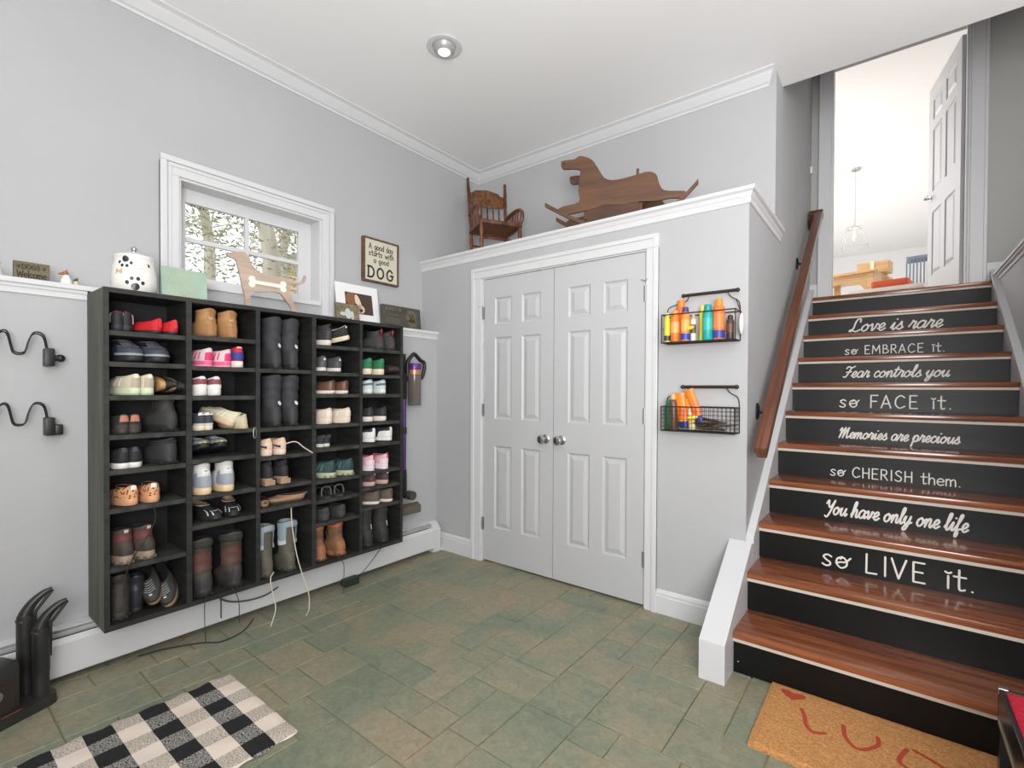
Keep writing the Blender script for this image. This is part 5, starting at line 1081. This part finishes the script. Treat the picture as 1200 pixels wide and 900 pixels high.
bottle('yellow stick with rounded end lying in the lower basket',2.158,-.095,zb+.066,.011,.05,(226,206,60),(236,222,120),.01,tilt=80,name='yellow_stick',cat='stick')
R=random.Random(11)
for k in range(9):
    g=root('sunglasses','folded brown sunglasses in the tangle at the right of the lower basket','glasses',(R.uniform(2.23,2.33),-.055+R.uniform(-.022,.022),zb+.012+.0065*k),R.uniform(-.5,.5),'folded sunglasses in the lower basket')
    g.rotation_euler=(R.uniform(-.15,.15),R.uniform(-.12,.16),g.rotation_euler[2])
    c=R.choice([(96,74,60),(70,58,50),(120,98,80),(60,54,50)])
    b=B()
    for s in (-1,1): b.tube([(s*.03+.023*math.cos(t*PI/6),.018*math.sin(t*PI/6)*.9,.002*math.sin(t)) for t in range(12)],.0018,5,closed=True)
    b.tube([(-.008,0,0),(0,.004,.002),(.008,0,0)],.0018,5); b.obj('frame',cm(c,.4),g,smooth=True)
    b=B(); b.tube([(-.052,.004,.003),(.0,.016,.006),(.056,.02,.004)],.002,5); b.obj('temple',cm(c,.4),g,smooth=True)
    b=B(); b.tube([(.052,.004,.003),(.0,-.014,.006),(-.056,-.018,.004)],.002,5); b.obj('temple',cm(c,.4),g,smooth=True)
    b=B()
    for s in (-1,1): b.add([(s*.03+.022*math.cos(t*PI/6),.016*math.sin(t*PI/6),0) for t in range(12)],[tuple(range(12))])
    b.obj('lens',cm((70,60,54),.15),g,recalc=False)
# ---------------------------------------------------------------- rocking chair on the closet ledge
LZc=LEDZ-.001
rk=root('rocking_chair','small carved oak child rocking chair with spindle back','chair',(.44,.385,LZc),math.radians(60))
rk.scale=(1.05,1.05,1.03)
def turned(b,a,c,r,n=9,k=.25):
    a,c=Vector(a),Vector(c); P=[a.lerp(c,i/n) for i in range(n+1)]; b.tube(P,[r*(1+k*math.sin(i*2.2)) for i in range(n+1)],8)
for s in (-1,1):
    b=B(); pts=[(s*.15,-.22+.0,.045),(s*.15,-.1,.012),(s*.15,.03,.006),(s*.15,.18,.02),(s*.15,.31,.07)]
    b.tube(catmull(pts,5),.012,8); b.obj('rocker',CHAIRW,rk,smooth=True)
    b=B(); turned(b,(s*.15,-.13,.02),(s*.155,-.135,.29),.0145); b.obj('leg',CHAIRW,rk,smooth=True)
    b=B(); turned(b,(s*.145,.13,.02),(s*.145,.15,.27),.0145); b.obj('leg',CHAIRW,rk,smooth=True)
    b=B(); turned(b,(s*.145,.14,.26),(s*.158,.20,.70),.013,14,.16); b.ball((s*.158,.202,.722),.013,.013,.017); b.obj('back_post',CHAIRW,rk,smooth=True)
    b=B(); arm=catmull([(s*.152,.165,.42),(s*.162,.06,.435),(s*.17,-.06,.43),(s*.172,-.13,.39),(s*.168,-.135,.335),(s*.16,-.11,.30)],6)
    b.tube(arm,.0155,8); b.obj('arm',CHAIRW,rk,smooth=True)
    for y in (-.07,-.02,.03,.08):
        b=B(); turned(b,(s*.155,y,.29),(s*.165,y,.43),.0065); b.obj('arm_spindle',CHAIRW,rk,smooth=True)
for y,z in ((-.13,.16),(.14,.17)):
    b=B(); turned(b,(-.15,y,z),(.15,y,z),.008); b.obj('stretcher',CHAIRW,rk,smooth=True)
b=B(); b.box(-.165,.165,-.155,-.12,.265,.295,.008).box(-.15,.15,.13,.16,.265,.295,.006).box(-.165,-.135,-.13,.15,.265,.295,.006).box(.135,.165,-.13,.15,.265,.295,.006); b.obj('seat_frame',CHAIRW,rk,smooth=40)
b=B(); b.box(-.14,.14,-.125,.135,.276,.284); b.obj('cane_seat',mat('woven_cane',(150,98,54),.7,noise=((90,90,90),(90,52,26))),rk)
b=B(); n=16; top_=[]
poly=[(-.155,.535),(-.155,.62),(-.12,.625),(-.10,.645),(0,.66),(.10,.645),(.12,.625),(.155,.62),(.155,.535),(.08,.52),(0,.512),(-.08,.52)]
b.prism(poly,lambda a,z:(a,.182+(z-.5)*.12-.02*abs(a)/.15*0,z),lambda a,z:(a,.196+(z-.5)*.12,z)); b.obj('carved_crest',mat('carved_oak_panel',(126,80,38),.45,noise=((40,40,40),(74,42,20)),bump=(55,.9)),rk)
for i in range(5):
    x=-.10+.05*i; b=B(); turned(b,(x,.155,.295),(x,.19,.53),.0065,12,.3); b.obj('back_spindle',CHAIRW,rk,smooth=True)
# ---------------------------------------------------------------- rocking horse
hr_=root('rocking_horse','flat cut dark wooden rocking horse with two runners','rocking horse',(1.15,.08,LZc),math.radians(18))
HP_=[(.097,.491),(.107,.508),(.188,.507),(.226,.522),(.301,.487),(.348,.416),(.381,.361),(.422,.338),(.485,.334),(.591,.348),(.66,.356),(.707,.331),(.724,.276),(.754,.228),(.846,.211),(.879,.202),(.855,.171),(.788,.175),(.704,.168),(.592,.178),(.504,.171),(.395,.185),(.322,.171),(.238,.158),(.133,.152),(.075,.182),(.113,.206),(.219,.221),(.214,.296),(.227,.415),(.217,.435),(.17,.447),(.107,.456)]
hp=[(v.x,v.z) for v in catmull([(a,0,c) for a,c in HP_],3,True)]
for y in (0,.25):
    b=B(); b.prism(hp,lambda a,z:(a,y,z),lambda a,z:(a,y+.018,z)); hb=b.obj('horse_side_board',OAK,hr_)
    b=B(); b.lathe([(.006,0),(.006,.003),(.001,.0032)],Matrix.Translation((.118,y-.0005,.488))@Matrix.Rotation(PI/2,4,'X'),10); b.obj('nostril',cm((40,26,18)),hb)
    b=B(); b.tube([(.592,y+.009,.33),(.594,y+.009,.385)],.009,8); b.obj('handle_peg',OAK,hr_,smooth=True)
    ro=y-.022 if y==0 else y+.022
    b=B(); P=catmull([(-.004,ro,.221),(.12,ro,.145),(.257,ro,.072),(.42,ro,.022),(.56,ro,.014),(.7,ro,.04),(.84,ro,.135),(.952,ro,.244)],5)
    vs=[]; 
    for p in P: vs+=[p+Vector((0,-.012,-.013)),p+Vector((0,.012,-.013)),p+Vector((0,.012,.013)),p+Vector((0,-.012,.013))]
    m=len(P); b.add(vs,[(i*4+k,i*4+(k+1)%4,(i+1)*4+(k+1)%4,(i+1)*4+k) for i in range(m-1) for k in range(4)]+[(3,2,1,0),((m-1)*4,(m-1)*4+1,(m-1)*4+2,(m-1)*4+3)]); b.obj('runner',OAK,hr_)
b=B(); b.box(.24,.70,.018,.25,.09,.115,.003); b.obj('seat_board',OAK,hr_)
b=B(); b.box(.25,.27,.018,.25,.0,.26).box(.60,.62,.018,.25,.03,.30); b.obj('seat_end_board',OAK,hr_)
b=B(); b.box(.27,.60,.002,.018,.05,.19); b.obj('inner_panel',mat('dark_inner_wood',(84,52,30),.5,noise=((3,3,30),(60,36,20))),hr_)
# ---------------------------------------------------------------- rugs, boot dryer, bench
def checkmat():
    m=bpy.data.materials.new('buffalo_check_weave'); m.use_nodes=True; nt=m.node_tree; N=nt.nodes.new; L=nt.links.new; p=nt.nodes['Principled BSDF']; p.inputs['Roughness'].default_value=.95
    tc=N('ShaderNodeTexCoord'); sp=N('ShaderNodeSeparateXYZ'); L(tc.outputs['Object'],sp.inputs[0])
    def band(o,off):
        a=N('ShaderNodeMath'); a.operation='MULTIPLY_ADD'; a.inputs[1].default_value=1/.164; a.inputs[2].default_value=off; L(o,a.inputs[0])
        f=N('ShaderNodeMath'); f.operation='FRACT'; L(a.outputs[0],f.inputs[0]); g=N('ShaderNodeMath'); g.operation='LESS_THAN'; g.inputs[1].default_value=.5; L(f.outputs[0],g.inputs[0]); return g.outputs[0]
    bx_=band(sp.outputs['X'],0); by=band(sp.outputs['Y'],0)
    ad=N('ShaderNodeMath'); ad.operation='ADD'; L(bx_,ad.inputs[0]); L(by,ad.inputs[1])
    wv=N('ShaderNodeTexNoise'); wv.inputs['Scale'].default_value=1; mp=N('ShaderNodeMapping'); mp.inputs['Scale'].default_value=(420,150,1); L(tc.outputs['Object'],mp.inputs[0]); L(mp.outputs[0],wv.inputs['Vector'])
    th=N('ShaderNodeMath'); th.operation='GREATER_THAN'; th.inputs[1].default_value=.5; L(wv.outputs[0],th.inputs[0])
    mxx=N('ShaderNodeMix'); mxx.data_type='RGBA'; 
    A=N('ShaderNodeMix'); A.data_type='RGBA'; A.inputs[6].default_value=lin((30,30,32)); A.inputs[7].default_value=lin((170,166,160)); L(th.outputs[0],A.inputs[0])   # dark mixed
    C_=N('ShaderNodeMix'); C_.data_type='RGBA'; C_.inputs[6].default_value=lin((150,140,128)); C_.inputs[7].default_value=lin((212,200,186)); L(th.outputs[0],C_.inputs[0])
    d=N('ShaderNodeMix'); d.data_type='RGBA'; L(by,d.inputs[0]); L(C_.outputs[2],d.inputs[6]); L(A.outputs[2],d.inputs[7])   # x-only vs y-only
    e=N('ShaderNodeMath'); e.operation='GREATER_THAN'; e.inputs[1].default_value=.5; L(ad.outputs[0],e.inputs[0])
    f=N('ShaderNodeMix'); f.data_type='RGBA'; f.inputs[6].default_value=lin((226,212,198)); L(e.outputs[0],f.inputs[0]); L(d.outputs[2],f.inputs[7])
    g=N('ShaderNodeMath'); g.operation='GREATER_THAN'; g.inputs[1].default_value=1.5; L(ad.outputs[0],g.inputs[0])
    h=N('ShaderNodeMix'); h.data_type='RGBA'; h.inputs[7].default_value=lin((26,26,28)); L(g.outputs[0],h.inputs[0]); L(f.outputs[2],h.inputs[6])
    L(h.outputs[2],p.inputs['Base Color']); b_=N('ShaderNodeBump'); b_.inputs['Strength'].default_value=.5; b_.inputs['Distance'].default_value=.003; L(wv.outputs[0],b_.inputs['Height']); L(b_.outputs[0],p.inputs['Normal']); return m
nx,ny=40,60; RX,RY=.574,.90
b=B(); vs=[]
for j in range(ny+1):
    for i in range(nx+1):
        x=RX*i/nx; y=-RY*j/ny; e=min(i,nx-i)/3.; edge=.005 if 0<i<nx and 0<j<ny else 0
        vs.append((x+.006*math.sin(j*.9)*(1 if i in(0,nx) else .2)+.012*math.sin(-y*7)*(i/nx),y,.0035+edge+.0015*math.sin(i*.7+j*.4)))
b.add(vs,[(j*(nx+1)+i,j*(nx+1)+i+1,(j+1)*(nx+1)+i+1,(j+1)*(nx+1)+i) for j in range(ny) for i in range(nx)])
rug=b.obj('check_rug',checkmat(),None,smooth=True,loc=(.735,-1.745,0)); tag(rug,'black and cream buffalo check woven rug on the slate floor','rug')
cm_=root('doormat','tan coir doormat with faded red print at the foot of the stairs','doormat',(2.605,-.352,0))
COIR=mat('coir_fibre',(214,158,98),.95,noise=((160,160,160),(176,120,68)),bump=(260,1.))
b=B(); n=34; vs=[]; R=random.Random(2)
for j in range(n+1):
    for i in range(n+1): vs.append((.76*i/n+R.uniform(-.0015,.0015),-.46*j/n+R.uniform(-.0015,.0015),(.016+R.uniform(-.001,.001)) if 0<i<n and 0<j<n else .011))
k0=len(vs); b.add(vs,[(j*(n+1)+i,j*(n+1)+i+1,(j+1)*(n+1)+i+1,(j+1)*(n+1)+i) for j in range(n) for i in range(n)])
b.box(0.001,.759,-.459,-.001,.0005,.0115); b.obj('coir_pile',COIR,cm_)
b=B(); RED=mat('faded_red_print',(176,66,44),.95)
def hearts(b,cx_,cy_,s):
    pts=[(cx_+s*.06*math.sin(t)**3,cy_+s*.05*(.8*math.cos(t)-.32*math.cos(2*t)-.12*math.cos(3*t))) for t in [2*PI*i/22 for i in range(22)]]
    b.add([(x,y,.0178) for x,y in pts],[tuple(range(22))])
hearts(b,.085,-.062,.75)
ribbons(b,[[(v.x,v.y) for v in catmull([(.125,-.14,0),(.14,-.18,0),(.15,-.23,0),(.175,-.26,0),(.21,-.24,0)],4)],[(v.x,v.y) for v in catmull([(.26,-.15,0),(.27,-.22,0),(.31,-.26,0),(.36,-.2,0),(.36,-.15,0)],4)],[(v.x,v.y) for v in catmull([(.44,-.16,0),(.42,-.25,0),(.5,-.27,0),(.54,-.2,0),(.46,-.15,0)],4)]],.014,lambda a,c,l:(a,c,.0174+l))
b.obj('red_print',RED,cm_,recalc=False)
# boot dryer
bd=root('boot_dryer','black plastic boot dryer with angled hoods standing on its tray','boot dryer',(.385,-2.40,0),math.radians(22))
DP=mat('black_dryer_plastic',(36,36,36),.38,noise=((8,8,8),(48,47,45)))
b=B(); pts=[]
for cx_,cy_,a0 in ((.03,.11,0),(-.033,.11,90),(-.033,-.3,180),(.03,-.3,270)):
    for t in range(6): a=math.radians(a0+18*t); pts.append((cx_+.045*math.cos(a),cy_+.045*math.sin(a)))
b.prism(pts,lambda x,y:(x,y,0.001),lambda x,y:(x*.97,y*.98,.038)); b.obj('tray',DP,bd)
def pipe(x,y,h,rz):
    b=B(); b.tube([(x,y,.036),(x,y,.15)],.0255,16); b.obj('lower_tube',DP,bd,smooth=40)
    b=B(); b.tube([(x,y,.12),(x,y,.122),(x,y,h-.02),(x,y,h)],[.0262,.0272,.0272,.0255],16); b.obj('upper_tube',DP,bd,smooth=40)
    d=Vector((math.cos(rz),math.sin(rz),0)); c=Vector((x,y,h-.005))
    P=catmull([c-d*.004+Vector((0,0,-.015)),c+d*.002+Vector((0,0,.015)),c+d*.022+Vector((0,0,.05)),c+d*.052+Vector((0,0,.078)),c+d*.078+Vector((0,0,.088))],5)
    b=B(); n=len(P); b.tube(P,[.027-.0185*(i/(n-1))**.8 for i in range(n)],12); b.obj('hood',DP,bd,smooth=True)
    b=B(); s=d.orthogonal().normalized(); b.tube([c+d*.026+Vector((0,0,-.12)),c+d*.028+Vector((0,0,.01)),P[-1]+Vector((0,0,-.004))],.006,6); b.obj('rib',DP,bd,smooth=True)
pipe(.012,.118,.30,math.radians(62)); pipe(-.044,.100,.345,math.radians(62)); 
b=B(); b.box(-.058,.06,-.16,.03,.036,.225,.02); b.obj('heater_unit',DP,bd,smooth=40)
b=B(); b.box(.0595,.0615,-.14,.01,.06,.165,.0008); b.obj('front_label',mat('maroon_label',(46,36,35),.4),bd)
b=B(); ell(b,I4,-.055,.12,.030,.024,.0622,16); b.obj('emblem',mat('grey_emblem',(110,106,100),.4),bd,recalc=False)
b=B(); ell(b,I4,-.055,.12,.020,.015,.0625,16); b.obj('emblem_centre',mat('dark_emblem',(40,34,34),.4),bd,recalc=False)
b=B(); b.box(.058,.064,-.12,-.04,.0372,.0384); b.obj('white_sticker_text',cm((200,196,190)),bd)
b=B(); b.box(.058,.064,-.03,.03,.0372,.0384); b.obj('orange_sticker_text',cm((150,92,62)),bd)
# red topped bench at lower right
bh=root('red_bench','red topped bench with black frame at the foot of the stairs','bench',(3.24,-.70,0))
b=B(); b.box(.012,.50,-.92,-.01,.355,.398,.012); b.obj('red_cushion_top',mat('red_felt',(190,18,46),.9,noise=((60,60,60),(160,10,36)),bump=(160,.6)),bh)
b=B(); b.box(0,.012,-.93,0,.30,.402,.003).box(0,.51,-.01,.002,.30,.397,.002).box(.50,.51,-.93,0,.30,.397,.003); b.obj('black_frame',mat('gloss_black_frame',(24,24,26),.25),bh)
b=B(); b.box(-.002,.02,-.016,.004,.385,.4035,.002); b.obj('silver_corner',CHROME,bh)
b=B(); b.box(-.003,-.0005,-.92,-.03,.31,.322); b.obj('silver_strip',mat('champagne_strip',(176,160,136),.4,.5),bh)
for x in (.0,.47):
    for y in (-.93,-.04): b=B(); b.box(x,x+.04,y,y+.04,0,.30,.003); b.obj('leg',mat('gloss_black_frame',(24,24,26),.25),bh)
